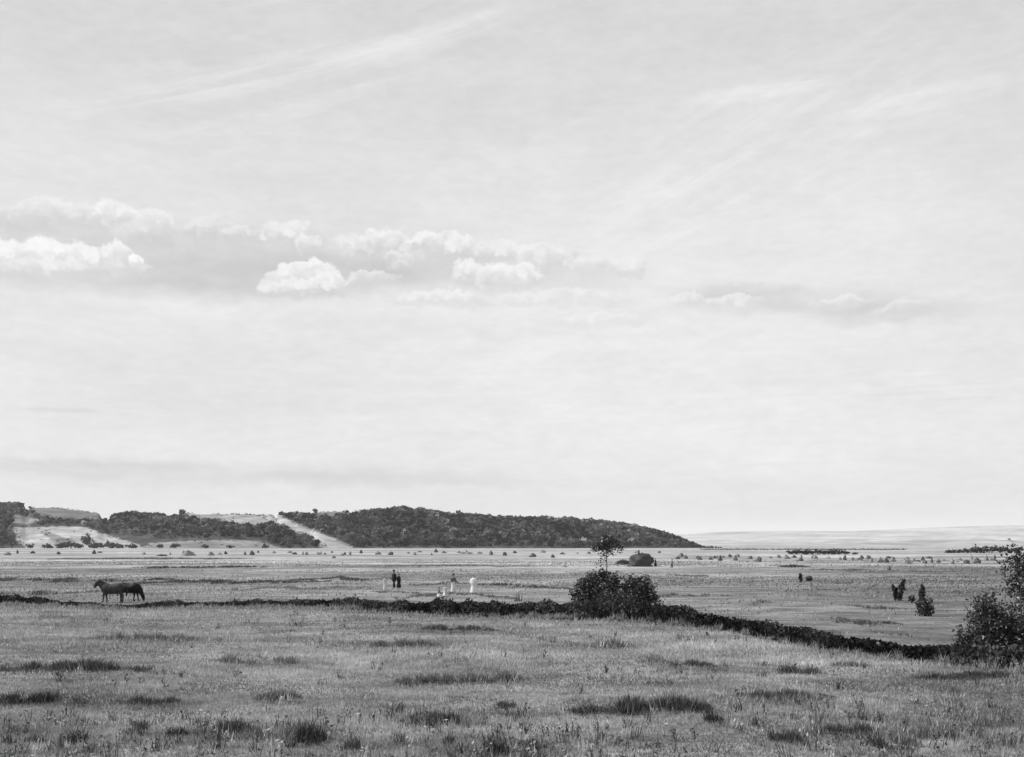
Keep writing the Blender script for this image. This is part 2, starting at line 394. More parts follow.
# weeds and seed heads standing in the grass
wx, wy = scatter(2000, 21.5, 70, 1.5); dd = wy - ditch_y(wx)
keep = (dd < -1.5) & (patchnoise(wx, wy, .9, 31) + .9 * (wy < 30) + rng.normal(0, .4, len(wx)) > .55); wx, wy = wx[keep], wy[keep]
wp = []
for x, y in zip(wx, wy):
    z = float(ground_z(x, y)); k = rng.integers(3, 9); hh = rng.uniform(.12, .42, k); dark = rng.uniform() < .68
    bs = np.stack([x + rng.normal(0, .07, k), y + rng.normal(0, .07, k), np.full(k, z)], 1)
    v, f, t = blades(bs, hh, np.full(k, .022 + .0004 * y), .5, np.full(k, rng.uniform(.14, .4) if dark else rng.uniform(.9, 1.7)))
    wp.append((np.concatenate([v, v[2::3]]), np.concatenate([f]), np.concatenate([t, t[2::3]])))
    nl = rng.integers(2, 7); c = bs[rng.integers(0, k, nl)] + np.stack([rng.normal(0, .04, nl), rng.normal(0, .04, nl), rng.uniform(.1, 1, nl) * hh.mean()], 1)
    v, f, t = leaves(c, .028 + .0006 * y, np.full(nl, rng.uniform(.12, .35) if dark else 1.45), aspect=.5)
    wp.append((v, np.concatenate([f[:, [0, 1, 2]], f[:, [0, 2, 3]]]), t))
tag(link('weeds', mesh_np('weeds', *join(wp)), M['grass']), 'scattered weeds and pale seed heads standing in the foreground grass', 'weeds', kind='stuff')
# stubble and sparse tufts on the plain
fx, fy = scatter(170000, 55, 330, .9); dd = fy - ditch_y(fx); keep = dd > 1.5; fx, fy = fx[keep], fy[keep]
pn = patchnoise(fx, fy, .06, 9); keep = rng.uniform(0, 1, len(fx)) < np.clip(.25 + .5 * pn, .04, 1); fx, fy, pn = fx[keep], fy[keep], pn[keep]
fv = blades(np.stack([fx, fy, ground_z(fx, fy)], 1), rng.uniform(.06, .2, len(fx)), .0011 * fy * rng.uniform(.6, 1.5, len(fx)), .8, np.clip(np.where(patchnoise(fx, fy, .35, 51) + rng.normal(0, .4, len(fx)) > .35, .42, .95 - .2 * pn) * rng.uniform(.6, 1.4, len(fx)) * np.clip(1.05 - fx / 220, .7, 1.1), .2, 1.7))
tag(link('stubble', mesh_np('stubble', *fv), M['grass']), 'pale mown grass on the open plain beyond the ditch', 'grass', kind='stuff')

# ------------------------------------------------------------------ scrub along the ditch
def hedge(name, x0, x1, dens, hfun, label, depth):
    n_ = int((x1 - x0) * dens * .6)
    x = rng.uniform(x0, x1, n_)
    pn_ = np.array([fbm(q, 0, .22, 3) for q in x]); p2_ = np.array([fbm(q, 9, .9, 3) for q in x])
    hh = hfun(x) * np.clip(1. + .32 * pn_ + .3 * p2_, .35, 1.6)
    o = rng.normal(0, depth * .45, n_)
    hh = hh * np.exp(-.6 * (o / depth) ** 2)
    y = ditch_y(x) + o + .3 * p2_
    hh = hh * (1 + .22 * rng.exponential(.35, n_) * (p2_ + pn_ > .0))
    z = hh * rng.uniform(0, 1, n_) ** .95
    tn_ = rng.uniform(.4, 1.5, n_) * np.clip(.95 + 1.3 * p2_, .3, 2.4)
    lv = leaves(np.stack([x, y, ground_z(x, y) + z + .02], 1), .10, tn_)
    nb = int((x1 - x0) * dens * 1.2)
    bx = rng.uniform(x0, x1, nb); bo = rng.normal(.2, .85, nb) + (rng.uniform(0, 1, nb) < .3) * rng.exponential(1.3, nb); by = ditch_y(bx) + bo * depth
    cl = patchnoise(bx, by, 1.3, 41)
    hb = hfun(bx) * (.45 + .3 * np.clip(cl, -.8, 1)) * rng.uniform(.5, 1.5, nb) * np.exp(-.25 * bo ** 2) * np.where(bo < -.3, .55, 1.) + .05
    tb = np.clip(rng.uniform(.25, 1.3, nb) * np.clip(.5 + .45 * bo, .16, 1.6) * (1 + .5 * cl), .1, 2.2)
    bl = blades(np.stack([bx, by, ground_z(bx, by)], 1), hb, rng.uniform(.05, .12, nb), .6, tb)
    root = link(name, mesh_np(name, *lv), M['hedge'])
    link('sedge', mesh_np('sedge', *bl), M['sedge'], root)
    return tag(root, label, 'hedge')
def hl(x):
    px_ = 512 + F * x / ditch_y(x)
    return interp(px_, [(-300, .5), (0, .62), (30, .55), (60, .25), (90, .5), (110, .42), (130, .3), (150, .4), (250, .45), (300, .55), (335, .7)])
def hr(x):
    px_ = 512 + F * x / ditch_y(x)
    return interp(px_, [(330, .6), (370, .72), (400, .66), (470, .85), (560, .95), (600, 1.3), (660, 1.25), (700, 1.1), (760, .95), (850, .85), (940, .75), (1000, .7), (1200, .6)])
hedge('hedge', -58, at(335, 609).x, 650, hl, 'low thin dark line of scrub along the ditch behind which the horses stand', 1.0)
hedge('hedge', at(335, 609).x, 30, 1300, hr, 'thick black scrub hedge along the ditch from mid field to the right corner bush', 1.35)

# ------------------------------------------------------------------ shrubs and trees near
def crown_pts(lobes, n_, shell=.55):
    vol = np.array([l[3] * l[4] * l[5] for l in lobes]); pk = rng.choice(len(lobes), n_, p=vol / vol.sum())
    L = np.array(lobes)[pk]
    d = rng.normal(size=(n_, 3)); d /= np.linalg.norm(d, axis=1)[:, None]
    r = rng.uniform(0, 1, n_) ** shell
    wob = 1 + .36 * np.sin(d[:, 0] * 7 + pk) * np.sin(d[:, 2] * 6 + pk * 2) + .18 * np.sin(d[:, 1] * 13 + d[:, 2] * 11)
    p = L[:, :3] + d * (r * wob)[:, None] * L[:, 3:6]
    return p
def clumps(p, n_per, spread, cull=.0):
    k = len(p); q = np.repeat(p, n_per, 0) + rng.normal(size=(k * n_per, 3)) * spread
    ct = np.repeat(rng.uniform(.6, 1.5, k), n_per)
    return q, ct
def branches(name, segs, mat, parent):
    parts = [tube(p, r, 6) for p, r in segs]
    return link(name, mesh_np(name, *join(parts), smooth=True), mat, parent)
def shrub(name, loc, label, cat,  lobes, ncl, per, leafsize, spread, stems, group=None, trunk=None, part='foliage', stemname='stem', flecks=.14):
    root = empty(name, loc); tag(root, label, cat, group)
    q, ct = clumps(crown_pts(lobes, ncl), per, spread)
    ct = ct * rng.uniform(.6, 1.4, len(q)); ct = np.where(rng.uniform(0, 1, len(q)) < flecks, ct * rng.uniform(3, 8.5, len(q)), ct)
    keep = q[:, 2] > .02; q, ct = q[keep], ct[keep]
    link(part, mesh_np(part, *leaves(q, leafsize, ct)), M['leaf'], root)
    branches(stemname, stems, M['bark'], root)
    return root
def fan(n_, h, spread, r):
    out = []
    for k in range(n_):
        a = 2 * PI * k / n_ + random.uniform(-.3, .3); s = spread * random.uniform(.4, 1)
        x, y = math.cos(a) * s, math.sin(a) * s * .7
        hh = h * random.uniform(.7, 1)
        out.append(([(x * .1, y * .1, -.1), (x * .45 + random.uniform(-.1, .1), y * .45, hh * .5), (x + random.uniform(-.1, .1), y, hh)], [r, r * .6, r * .2]))
    return out
B = at(600, 609.5)
shrub('shrub', B + Vector((0, .6, 0)), 'dark bush with ragged pale flecked leaves at the foot of the slender tree', 'shrub',
      [(0, 0, 1.3, 1.0, 1.0, 1.2), (-.95, 0, 1.2, .8, .8, 1.0), (.8, .2, 1.45, .8, .8, 1.1), (-.3, 0, 2.1, .7, .6, .75), (.35, 0, 2.4, .5, .5, .55), (-1.4, 0, .9, .5, .6, .8), (1.1, 0, .8, .7, .7, .7)],
      330, 20, .095, .16, fan(9, 2.6, 1.4, .05))
B2 = at(640, 609.5)
shrub('shrub', B2 + Vector((0, .4, 0)), 'dark round bush immediately right of the slender tree, thinning to pale twigs', 'shrub',
      [(-.35, 0, 1.1, .85, .9, 1.05), (.5, 0, 1.05, .7, .8, 1.0), (-.85, 0, 1.4, .5, .6, .8), (.15, 0, 1.9, .5, .5, .65), (.95, 0, .7, .5, .6, .6)],
      230, 19, .09, .15, fan(9, 2.3, 1.3, .045))
T = at(609.5, 610)
shrub('slender_tree', T + Vector((-.1, 1.2, 0)), 'slender young tree with small round crown rising above the hedge bushes', 'tree',
      [(0, 0, 4.5, .6, .5, .5), (-.5, 0, 4.35, .45, .4, .35), (.5, 0, 4.6, .5, .4, .35), (.1, 0, 5.1, .35, .3, .3), (.95, 0, 4.35, .35, .3, .2), (-.1, 0, 3.75, .25, .2, .35), (-.85, 0, 4.05, .25, .2, .25), (.45, 0, 3.95, .3, .2, .25)],
      120, 8, .09, .13, [([(0, 0, -.1), (-.08, 0, 1.5), (.02, 0, 3.0), (0, 0, 4.2), (.05, 0, 4.9)], [.06, .045, .032, .025, .01]),
                          ([(0, 0, 3.6), (-.3, 0, 4.2)], [.03, .01]), ([(0, 0, 3.8), (.4, .1, 4.5)], [.03, .01]), ([(0, 0, 3.9), (.7, .1, 4.3)], [.02, .008])], part='crown', stemname='trunk')
B3 = at(993, 661.5)
shrub('shrub', B3 + Vector((0, .2, 0)), 'large black leafy bush filling the right end of the ditch, paler at its tips', 'shrub',
      [(-.15, 0, 1.15, .75, .8, 1.05), (.2, 0, 1.75, .55, .6, .75), (-.75, 0, .95, .42, .5, .7), (.75, 0, 1.1, .65, .7, 1.0), (-.3, 0, 2.1, .4, .45, .6), (1.1, 0, .7, .6, .7, .7), (-1.15, 0, .9, .2, .3, .5), (-.55, 0, 1.6, .3, .4, .4)],
      400, 17, .06, .12, fan(11, 2.4, 1.2, .05), flecks=.14)
B4 = at(1031, 661)
shrub('tall_shrub', B4 + Vector((.1, .9, 0)), 'tall dark leafy shrub cut by the right edge of the picture behind the bush', 'tree',
      [(.05, 0, 3.5, .8, .8, .95), (.35, 0, 4.0, .75, .7, .6), (-.35, 0, 3.0, .5, .6, .6), (.6, 0, 2.6, .9, .9, 1.0), (.3, 0, 1.6, .8, .8, 1.0)],
      230, 18, .062, .13, [([(.2, 0, -.1), (.25, 0, 1.5), (.2, 0, 3.0), (.25, 0, 4.2)], [.1, .08, .05, .01])] + fan(6, 3.2, .9, .045), part='crown', stemname='trunk', flecks=.14)

# ------------------------------------------------------------------ rush tussocks and weeds of the foreground
def tussock(px, py, wpx, hpx, label, cat='tussock', name='rush_tussock', dark=1., dens=1., group='dark tussocks in the foreground grass', dep=.5, ragged=True, wob=1.):
    p = at(px, py); Y = p.y; wm = hgt(wpx, Y); hm = max(hgt(hpx, Y) * .8, .12)
    n_ = int((120 + 620 * wm) * dens)
    u = rng.uniform(-1, 1, n_)
    sd_ = int(px * 7 + py)
    pr = np.array([fbm(q * wm * 1.2 + sd_, 1, 1.1, 3) for q in u]); of = np.array([fbm(q * wm + sd_ * 2, 5, .7 if dep < 3 else .13, 3) for q in u]) * (1. if dep < 3 else 5.5)
    e = np.clip(1 - np.abs(u) ** 2.5, 0, 1)
    thin = rng.uniform(0, 1, n_) < np.clip(.85 + .8 * pr, .45, 1) * (.35 + .65 * e) * (1. if dep < 3 else np.clip(.55 + np.array([fbm(q * wm + sd_ * 3, 8, .1, 3) for q in u]) * 1.5, .25, 1))
    d = hm * dep + .14
    y = rng.normal(0, d * .8, n_) * rng.choice([.5, 1., 1.8], n_) + of * d * 1.6
    x = u * wm / 2
    bs = np.stack([x, y, np.zeros(n_) - .03], 1)[thin]
    bs[:, 2] += (ground_z(bs[:, 0] + p.x, bs[:, 1] + p.y) - ground_z(p.x, p.y))
    hh = (hm * np.clip(.7 + .9 * pr, .3, 1.6) * (.45 + .55 * e) * rng.uniform(.5, 1.25, n_))[thin] + .05
    bl = blades(bs, hh, np.full(len(bs), .016 + .0007 * Y), .75, dark ** 2.1 * rng.uniform(.45, 1.5, len(bs)) * np.where(rng.uniform(0, 1, len(bs)) < .2, 2.8, 1.))
    o = link(name, mesh_np(name, *bl), M['tuss'], None, (p.x, p.y, float(ground_z(p.x, p.y))))
    return tag(o, label, cat, group)
TL = [
 (645, 713, 148, 15, 'longest and darkest tussock strip, curving across the foreground right of centre', 1., 1.3),
 (430, 723, 62, 20, 'dark clumpy tussock with upright stems below the widest grey rush patch', .9, 1.2),
 (425, 679, 60, 13, 'wide soft grey rush patch left of centre, darker left half', 1.3, 1.),
 (490, 679, 66, 12, 'soft grey rush patch immediately right of the wide patch left of centre', 1.5, .9),
 (458, 631, 84, 6, 'thin long dark rush streak closest below the ditch hedge at centre', 1.2, 1.),
 (405, 647, 70, 7, 'thin rush streak left of centre, second below the ditch hedge', 1.4, .9),
 (140, 640, 120, 8, 'long faint grey rush streak below the horses', 1.6, .9),
 (75, 671, 150, 9, 'long uneven dark streak of rushes near the left edge', 1.1, 1.),
 (150, 702, 72, 9, 'flat dark rush streak right of the left corner clump', 1.1, 1.),
 (82, 702, 22, 9, 'small dark tuft between the left corner clump and the flat streak', 1.2, 1.),
 (24, 702, 56, 18, 'tall dark clump in the left corner of the foreground', .8, 1.3),
 (230, 662, 60, 6, 'faint small rush streak above the bare patch left of centre', 1.7, .7),
 (285, 661, 26, 8, 'faint tuft with two bumps left of centre', 1.6, .8),
 (282, 697, 50, 10, 'faint weedy patch with one upright stalk at left of centre', 1.5, .8),
 (600, 646, 70, 10, 'faint broad rush patch below the two bushes', 1.8, .7),
 (655, 662, 36, 7, 'small faint streak right of the broad patch below the bushes', 1.7, .7),
 (675, 664, 14, 9, 'little dark knot of rushes by the faint streak right of centre', 1.2, .8),
 (660, 684, 34, 7, 'faint short tussock above the darkest strip', 1.6, .8),
 (700, 664, 32, 8, 'dark short tussock beneath the slanting hedge', 1.1, 1.),
 (800, 673, 44, 8, 'grey tussock right of the short dark one beneath the slanting hedge', 1.2, 1.),
 (850, 664, 40, 7, 'faint tuft near the slanting hedge at right', 1.6, .8),
 (792, 702, 86, 10, 'long arched grey rush streak in the right foreground', 1.3, 1.),
 (965, 678, 100, 9, 'broad dark patch of rushes standing in for the shade of the right corner bush', 1.0, 1.),  # dark blades put where the bush's shade falls
 (940, 690, 26, 9, 'faint tuft below the broad patch by the right corner bush', 1.5, .7),
 (310, 745, 30, 22, 'dark ragged clump of weeds with tall stalks at the lower left', .8, 1.1),
 (287, 742, 14, 14, 'pale grey weed tuft left of the ragged stalked clump', 1.5, .8),
 (232, 737, 38, 12, 'low wide tuft at lower left with pale seed stems', 1.0, 1.),
 (178, 739, 20, 13, 'small dark double tuft at lower left', .8, 1.),
 (141, 732, 10, 10, 'tiny dark tuft left of the double tuft', 1., .9),
 (80, 743, 14, 18, 'upright weed with a few dark stalks near the lower left corner', 1., .7),
 (32, 746, 24, 12, 'sparse leaning weed close to the lower left corner', 1.2, .6),
 (350, 752, 18, 12, 'weed tuft on the bottom edge left of centre', 1.1, .8),
 (399, 741, 16, 12, 'thin weed under the clumpy tussock left of centre', 1.2, .6),
 (449, 742, 8, 9, 'single tiny dark weed below the clumpy tussock', .8, 1.),
 (497, 752, 26, 24, 'dark upright weed on the bottom edge at centre', .8, 1.),
 (536, 746, 36, 10, 'low dotted tuft right of the upright weed on the bottom edge', .9, 1.),
 (505, 706, 22, 7, 'row of three small dark tufts at centre', 1., .8),
 (565, 736, 19, 9, 'small dark tuft below the left end of the darkest strip', .9, 1.),
 (605, 737, 18, 8, 'small oval dark tuft below the middle of the darkest strip', .9, 1.),
 (712, 724, 16, 12, 'compact dark tuft ending the darkest strip', .8, 1.2),
 (785, 741, 34, 10, 'square dark tuft at the lower right', 1., 1.),
 (848, 733, 44, 14, 'dark weedy clump at lower right among pale grass', 1., 1.),
 (878, 746, 16, 22, 'thin leaning weed stalks right of the dark weedy clump', .9, .7),
 (905, 744, 24, 14, 'faint curled weed near the lower right corner', 1.3, .6),
 (930, 737, 60, 12, 'faint broad patch of rank grass near the lower right corner', 1.7, .6),
 (960, 722, 44, 8, 'faint streak of rank grass above the lower right corner', 1.7, .6)]
for px, py, w_, h_, lab, dk, de in TL: tussock(px, py, w_, h_, lab, dark=dk, dens=de)
# long ditches and rank strips out on the plain
PL = [
 (65, 581, 330, 2.6, 'dark rank strip across the plain just behind the horses', 1.2),
 (40, 592, 190, 3., 'dark rank strip left of the horses on the plain', 1.2),
 (200, 567.5, 130, 2.4, 'dark strip curving across the plain above the horses, left', 1.2),
 (235, 582, 190, 2.8, 'dark rank strip between the horses and the dark couple', 1.1),
 (335, 580, 120, 2.6, 'dark strip reaching the dark couple from the left', 1.2),
 (310, 588, 150, 2., 'faint strip left of the pale child on the plain', 1.7),
 (440, 584, 60, 2., 'short strip between the dark couple and the woman with pale skirt', 1.5),
 (500, 585, 46, 3., 'short dark strip right of the white dressed figure', 1.1),
 (410, 594, 90, 2., 'faint strip in front of the dark couple', 1.6),
 (455, 596, 120, 2.4, 'low strip just above the hedge below the white dressed figure', 1.4),
 (540, 588, 70, 2.6, 'dark strip left of the two bushes on the plain', 1.3),
 (690, 597, 120, 2.6, 'grey strip right of the two bushes on the plain', 1.5),
 (790, 566.5, 30, 2.2, 'short dark strip on the plain at right, beyond the lone upright shrub', 1.),
 (690, 576, 40, 1.8, 'faint short strip below the haystack at right', 1.6),
 (845, 570, 60, 1.6, 'thin faint strip beyond the V pair of shrubs', 1.5),
 (870, 606, 56, 3., 'dark strip before the V pair of shrubs', 1.3),
 (760, 604, 36, 2.4, 'faint strip on the plain left of the V pair of shrubs', 1.6),
 (838, 620, 34, 3., 'short dark strip above the slanting hedge', 1.3),
 (880, 625, 50, 3.4, 'longer strip above the slanting hedge at right', 1.2),
 (905, 637, 30, 3.4, 'small strip close above the right end of the slanting hedge', 1.3),
 (940, 592, 60, 2.4, 'faint strip left of the tall right edge shrub', 1.6),
 (150, 559, 200, 1.4, 'far thin strip across the plain under the left hills', 1.4),
 (450, 566, 160, 1.4, 'far thin strip across the plain at centre', 1.6),
 (930, 577, 110, 1.8, 'thin grey strip beyond the V pair of shrubs at right', 1.7)]
for px, py, w_, h_, lab, dk in PL:
    tussock(px, py, w_, h_, lab, 'rank grass', 'grass_strip', dk, .9, 'rank grass strips on the plain', dep=4.)
p = at(517, 602); q = rng.normal(size=(90, 3)) * (.25, .2, .45) + (0, 0, .7)
e = empty('flowering_weed', p); tag(e, 'pale flowering weed standing in the hedge left of the two bushes', 'plant')
link('flower_head', mesh_np('flower_head', *leaves(q[:40], .07, np.ones(40))), M['flower'], e)
link('stalk', mesh_np('stalk', *blades(np.zeros((30, 3)) + rng.normal(size=(30, 3)) * (.2, .2, 0), rng.uniform(.5, 1., 30), np.full(30, .05), .3, np.ones(30))), M['tuss'], e)

# ------------------------------------------------------------------ horses
def horse(name, loc, rz, grazing, coat, label, size=1.05):
    P_ = []
    # trunk along +x
    P_.append(tube([(-.86, 0, 1.04), (-.78, 0, 1.08), (-.52, 0, 1.08), (-.15, 0, 1.0), (.2, 0, .98), (.5, 0, 1.02), (.74, 0, 1.06), (.86, 0, 1.05)],
                   [(.08, .12), (.24, .28), (.33, .38), (.35, .39), (.34, .38), (.31, .41), (.22, .32), (.1, .16)], 14))
    if grazing:
        P_.append(tube([(.5, 0, 1.16), (.80, 0, 1.0), (.98, 0, .74), (1.08, 0, .52)], [(.17, .32), (.15, .28), (.12, .21), (.1, .15)], 12))
        P_.append(tube([(1.06, 0, .6), (1.14, 0, .42), (1.20, 0, .22), (1.23, 0, .06)], [(.1, .14), (.115, .17), (.085, .115), (.06, .075)], 12))
        ears = [(1.08, s * .08, .64, -.02, .14) for s in (-1, 1)]
    else:
        P_.append(tube([(.48, 0, 1.14), (.76, 0, 1.24), (.95, 0, 1.41), (1.04, 0, 1.54)], [(.17, .34), (.15, .28), (.12, .2), (.1, .15)], 12))
        P_.append(tube([(.97, 0, 1.56), (1.11, 0, 1.48), (1.27, 0, 1.25), (1.36, 0, 1.10)], [(.11, .15), (.125, .185), (.095, .135), (.075, .09)], 12))
        ears = [(1.0, s * .08, 1.63, .03, .18) for s in (-1, 1)]
    for x, y, z, dx, dz in ears:
        P_.append(tube([(x, y, z), (x + dx, y * 1.2, z + dz * .6), (x + dx * 1.5, y * 1.3, z + dz)], [.035, .03, .008], 6))
    for s in (-1, 1):
        f = .12 if s > 0 else -.10
        P_.append(tube([(.55, s * .14, 1.0), (.56 + f * .3, s * .15, .72), (.57 + f * .6, s * .14, .45), (.56 + f, s * .14, .14), (.58 + f, s * .14, .09), (.63 + f, s * .14, .0)], [(.13, .19), (.095, .115), (.062, .07), (.046, .05), (.054, .058), (.075, .085)], 10))
        g = .10 if s < 0 else -.12
        P_.append(tube([(-.55, s * .13, 1.0), (-.46 + g * .3, s * .16, .78), (-.68 + g * .7, s * .14, .52), (-.64 + g, s * .14, .16), (-.62 + g, s * .14, .09), (-.56 + g, s * .14, .0)], [(.15, .27), (.11, .16), (.062, .085), (.048, .055), (.055, .058), (.075, .085)], 10))
    root = empty(name, loc, rz, size); tag(root, label, 'horse')
    link('body', fuse('horse_body', P_, .03), coat, root)
    tl = tube([(-.82, 0, 1.22), (-.97, 0, 1.08), (-1.0, 0, .8), (-.96, 0, .42)], [.05, .08, .1, .03], 8)
    link('tail', mesh_np('tail', *tl, smooth=True), M['hair'], root)
    top = [(.5, 1.43), (.72, 1.48), (.88, 1.57), (1.0, 1.68)] if not grazing else [(.58, 1.4), (.86, 1.2), (1.05, .92), (1.14, .68)]
    mn = tube([(x, .03, z - .02) for x, z in top], [(.03, .07), (.045, .09), (.045, .09), (.03, .04)], 8)
    link('mane', mesh_np('mane', *mn, smooth=True), M['hair'], root)
    return root
pa = at(113, 602.3); horse('horse', pa, R(180 + 6), False, M['bay'], 'brown horse with raised head facing left beside the ditch')
pb = at(129, 601.3); horse('horse', pb, R(-10), True, M['black'], 'black horse grazing with its head down to the right behind the brown horse')

# ------------------------------------------------------------------ people
def person(loc, rz, height, label, top, bottom, dress=False, hat=None, seated=False, wide=1., shawl=None, stride=.08, outer='shawl'):
    k = height / 1.72
    root = empty('person', loc, rz, k); tag(root, label, 'person', None)
    P_ = []
    dz = -.50 if seated else 0.
    hip = .95 + dz
    lean = .06 if seated else .0
    P_.append(tube([(lean * 0, 0, hip - .06), (0, 0, hip + .08), (lean, 0, hip + .28), (lean, 0, hip + .44), (lean, 0, hip + .53)], [(.14, .10), (.15, .10), (.14, .10), (.17, .10), (.07, .06)], 14))
    P_.append(tube([(lean, 0, hip + .5), (lean + .01, 0, hip + .62)], [.055, .05], 10))
    hc = (lean + .02, 0, hip + .70)
    P_.append(ball(hc, (.095, .075, .12), 14))
    P_.append(tube([(hc[0] + .08, 0, hc[2] + .01), (hc[0] + .115, 0, hc[2] - .02)], [.012, .016], 6))
    for s in (-1, 1): P_.append(ball((hc[0] - .005, s * .077, hc[2]), (.02, .012, .03), 8))
    for s in (-1, 1):
        sx = stride * s
        if seated:
            P_.append(tube([(0, s * .09, hip), (.22, s * .13, hip + .08), (.40, s * .14, hip + .10)], [.085, .075, .06], 10))
            P_.append(tube([(.40, s * .14, hip + .10), (.46, s * .13, .25), (.50, s * .12, .06), (.50, s * .12, .04), (.64, s * .13, .035)], [.06, .055, .04, .045, .035], 10))
            el, ha = (.12, s * .24, hip + .27), (.33, s * .13, hip + .18)
        else:
            P_.append(tube([(0, s * .09, hip), (sx * .5, s * .10, .52), (sx - .01, s * .10, .28), (sx - .02, s * .10, .08), (sx - .02, s * .1, .04), (sx + .15, s * .12, .03)], [.09, .06, .052, .04, .045, .035], 10))
            el, ha = (-sx * .4, s * .26, hip + .20), (.10 - sx, s * .25, hip - .02)
        P_.append(tube([(lean, s * .17, hip + .46), (lean, s * .2, hip + .42), el, ha], [.055, .055, .042, .03], 8))
        hx, hy, hz = ha
        P_.append(tube([ha, (hx + .01, hy, hz - .05), (hx + .015, hy, hz - .09)], [(.02, .03), (.018, .04), (.016, .038)], 8))
        for fi, ln in enumerate((.06, .07, .075, .06)):
            fx_ = hx + .035 - fi * .02
            P_.append(tube([(fx_, hy, hz - .085), (fx_ + .004, hy - s * .004, hz - .085 - ln * .6), (fx_ + .004, hy - s * .018, hz - .085 - ln)], [.0095, .009, .008], 6))
        P_.append(tube([(hx + .03, hy, hz - .03), (hx + .06, hy - s * .01, hz - .07), (hx + .06, hy - s * .015, hz - .095)], [.012, .011, .009], 6))
    link('body', fuse('person_body', P_, .0125), M['skin'], root)
    # clothing follows the body
    jk = [tube([(0, 0, hip - .02), (0, 0, hip + .1), (lean, 0, hip + .28), (lean, 0, hip + .43), (lean, 0, hip + .52), (lean, 0, hip + .55)], [(.175, .135), (.168, .125), (.165, .125), (.2, .125), (.12, .09), (.07, .065)], 16)]
    for s in (-1, 1):
        sx = stride * s
        el, ha = ((.12, s * .24, hip + .27), (.30, s * .145, hip + .19)) if seated else ((-sx * .4, s * .26, hip + .20), (.08 - sx, s * .252, hip + .02))
        jk.append(tube([(lean, s * .15, hip + .47), (lean, s * .2, hip + .43), el, ha], [.07, .075, .06, .05], 10))
    link('jacket' if not dress else 'bodice', fuse('jacket', jk, .02), top, root)
    if dress:
        if seated: sk_ = [tube([(-.05, 0, .0), (.1, 0, .12), (.1, 0, .34), (.02, 0, hip + .16)], [(.42, .40), (.38, .36), (.26, .28), (.15, .12)], 18), tube([(.05, 0, .2), (.35, 0, .35), (.5, 0, .05)], [(.25, .15), (.24, .13), (.25, .06)], 14)]
        else:
            sk_ = [tube([(0, 0, .04), (0, 0, .3), (0, 0, .65), (0, 0, hip), (0, 0, hip + .15)], [(.33 * wide, .30 * wide), (.29 * wide, .27 * wide), (.23 * wide, .21 * wide), (.18, .15), (.15, .12)], 20)]
        link('skirt', fuse('skirt', sk_, .025), bottom, root)
    else:
        tr = []
        for s in (-1, 1):
            sx = stride * s
            tr.append(tube([(0, s * .08, hip + .08), (0, s * .09, hip - .05), (sx * .5, s * .10, .52), (sx - .01, s * .10, .28), (sx - .02, s * .10, .07)], [.1, .115, .085, .075, .07], 12))
        link('trousers', fuse('trousers', tr, .02), bottom, root)
    if shawl is not None:
        link(outer, fuse(outer, [tube([(0, 0, hip - .3), (-.02, 0, hip + .1), (0, 0, hip + .45), (.01, 0, hip + .56)], [(.24, .2), (.38, .26), (.33, .22), (.1, .1)], 18)], .025), shawl, root)
    hr_ = [ball((hc[0] - .018, 0, hc[2] + .03), (.098, .088, .11), 12)]
    if dress: hr_.append(ball((hc[0] - .1, 0, hc[2] + .0), .05, 10))
    link('hair', fuse('hair', hr_, .02), M['hair'], root)
    if hat is not None:
        z = hc[2] + .09
        link('hat', mesh_np('hat', *join([tube([(hc[0], 0, z - .015), (hc[0], 0, z + .005)], [(.17, .19), (.16, .18)], 16), tube([(hc[0], 0, z), (hc[0], 0, z + .1), (hc[0], 0, z + .13)], [(.1, .115), (.085, .1), (.05, .06)], 16)]), smooth=False), hat, root)
    return root
person(at(394, 588), R(200), 1.76, 'tall man in dark suit and dark hat standing in the plain', M['cdark'], M['cdark'], hat=M['cdark'], shawl=M['cdark'], outer='coat')
person(at(398.9, 588), R(20), 1.42, 'shorter figure in a dark dress close beside the dark suited man', M['cdark'], M['cdark'], dress=True, wide=1., shawl=M['cdark'])
person(at(385, 590), R(-60), 1.32, 'child in pale dress standing left of the dark couple', M['cpale'], M['cpale'], dress=True, wide=.8)
person(at(453.4, 592.5), R(-80), 1.66, 'woman with dark hat and pale skirt standing in the plain', M['cmid'], M['cpale'], dress=True, hat=M['cdark'], wide=.85)
person(at(473.5, 593), R(-110), 1.62, 'person in a wide white dress and white shawl on the plain', M['cwhite'], M['cwhite'], dress=True, wide=1.05, shawl=M['cwhite'])
person(at(445.5, 597), R(-70), 1.5, 'person in white sitting on the grass left of the pale skirted woman', M['cpale'], M['cpale'], dress=True, seated=True)
person(at(438.5, 597.5), R(10), 1.2, 'small person in grey and pale dress sitting farthest left on the grass', M['cmid'], M['cpale'], dress=True, seated=True)
person(at(655.5, 566.5), R(160), 1.7, 'figure in dark clothes standing right beside the haystack', M['cdark'], M['cdark'], dress=True)
person(at(672, 568), R(-30), 1.66, 'figure in grey clothes farther right of the haystack', M['cmid'], M['cdark'], hat=M['cdark'])

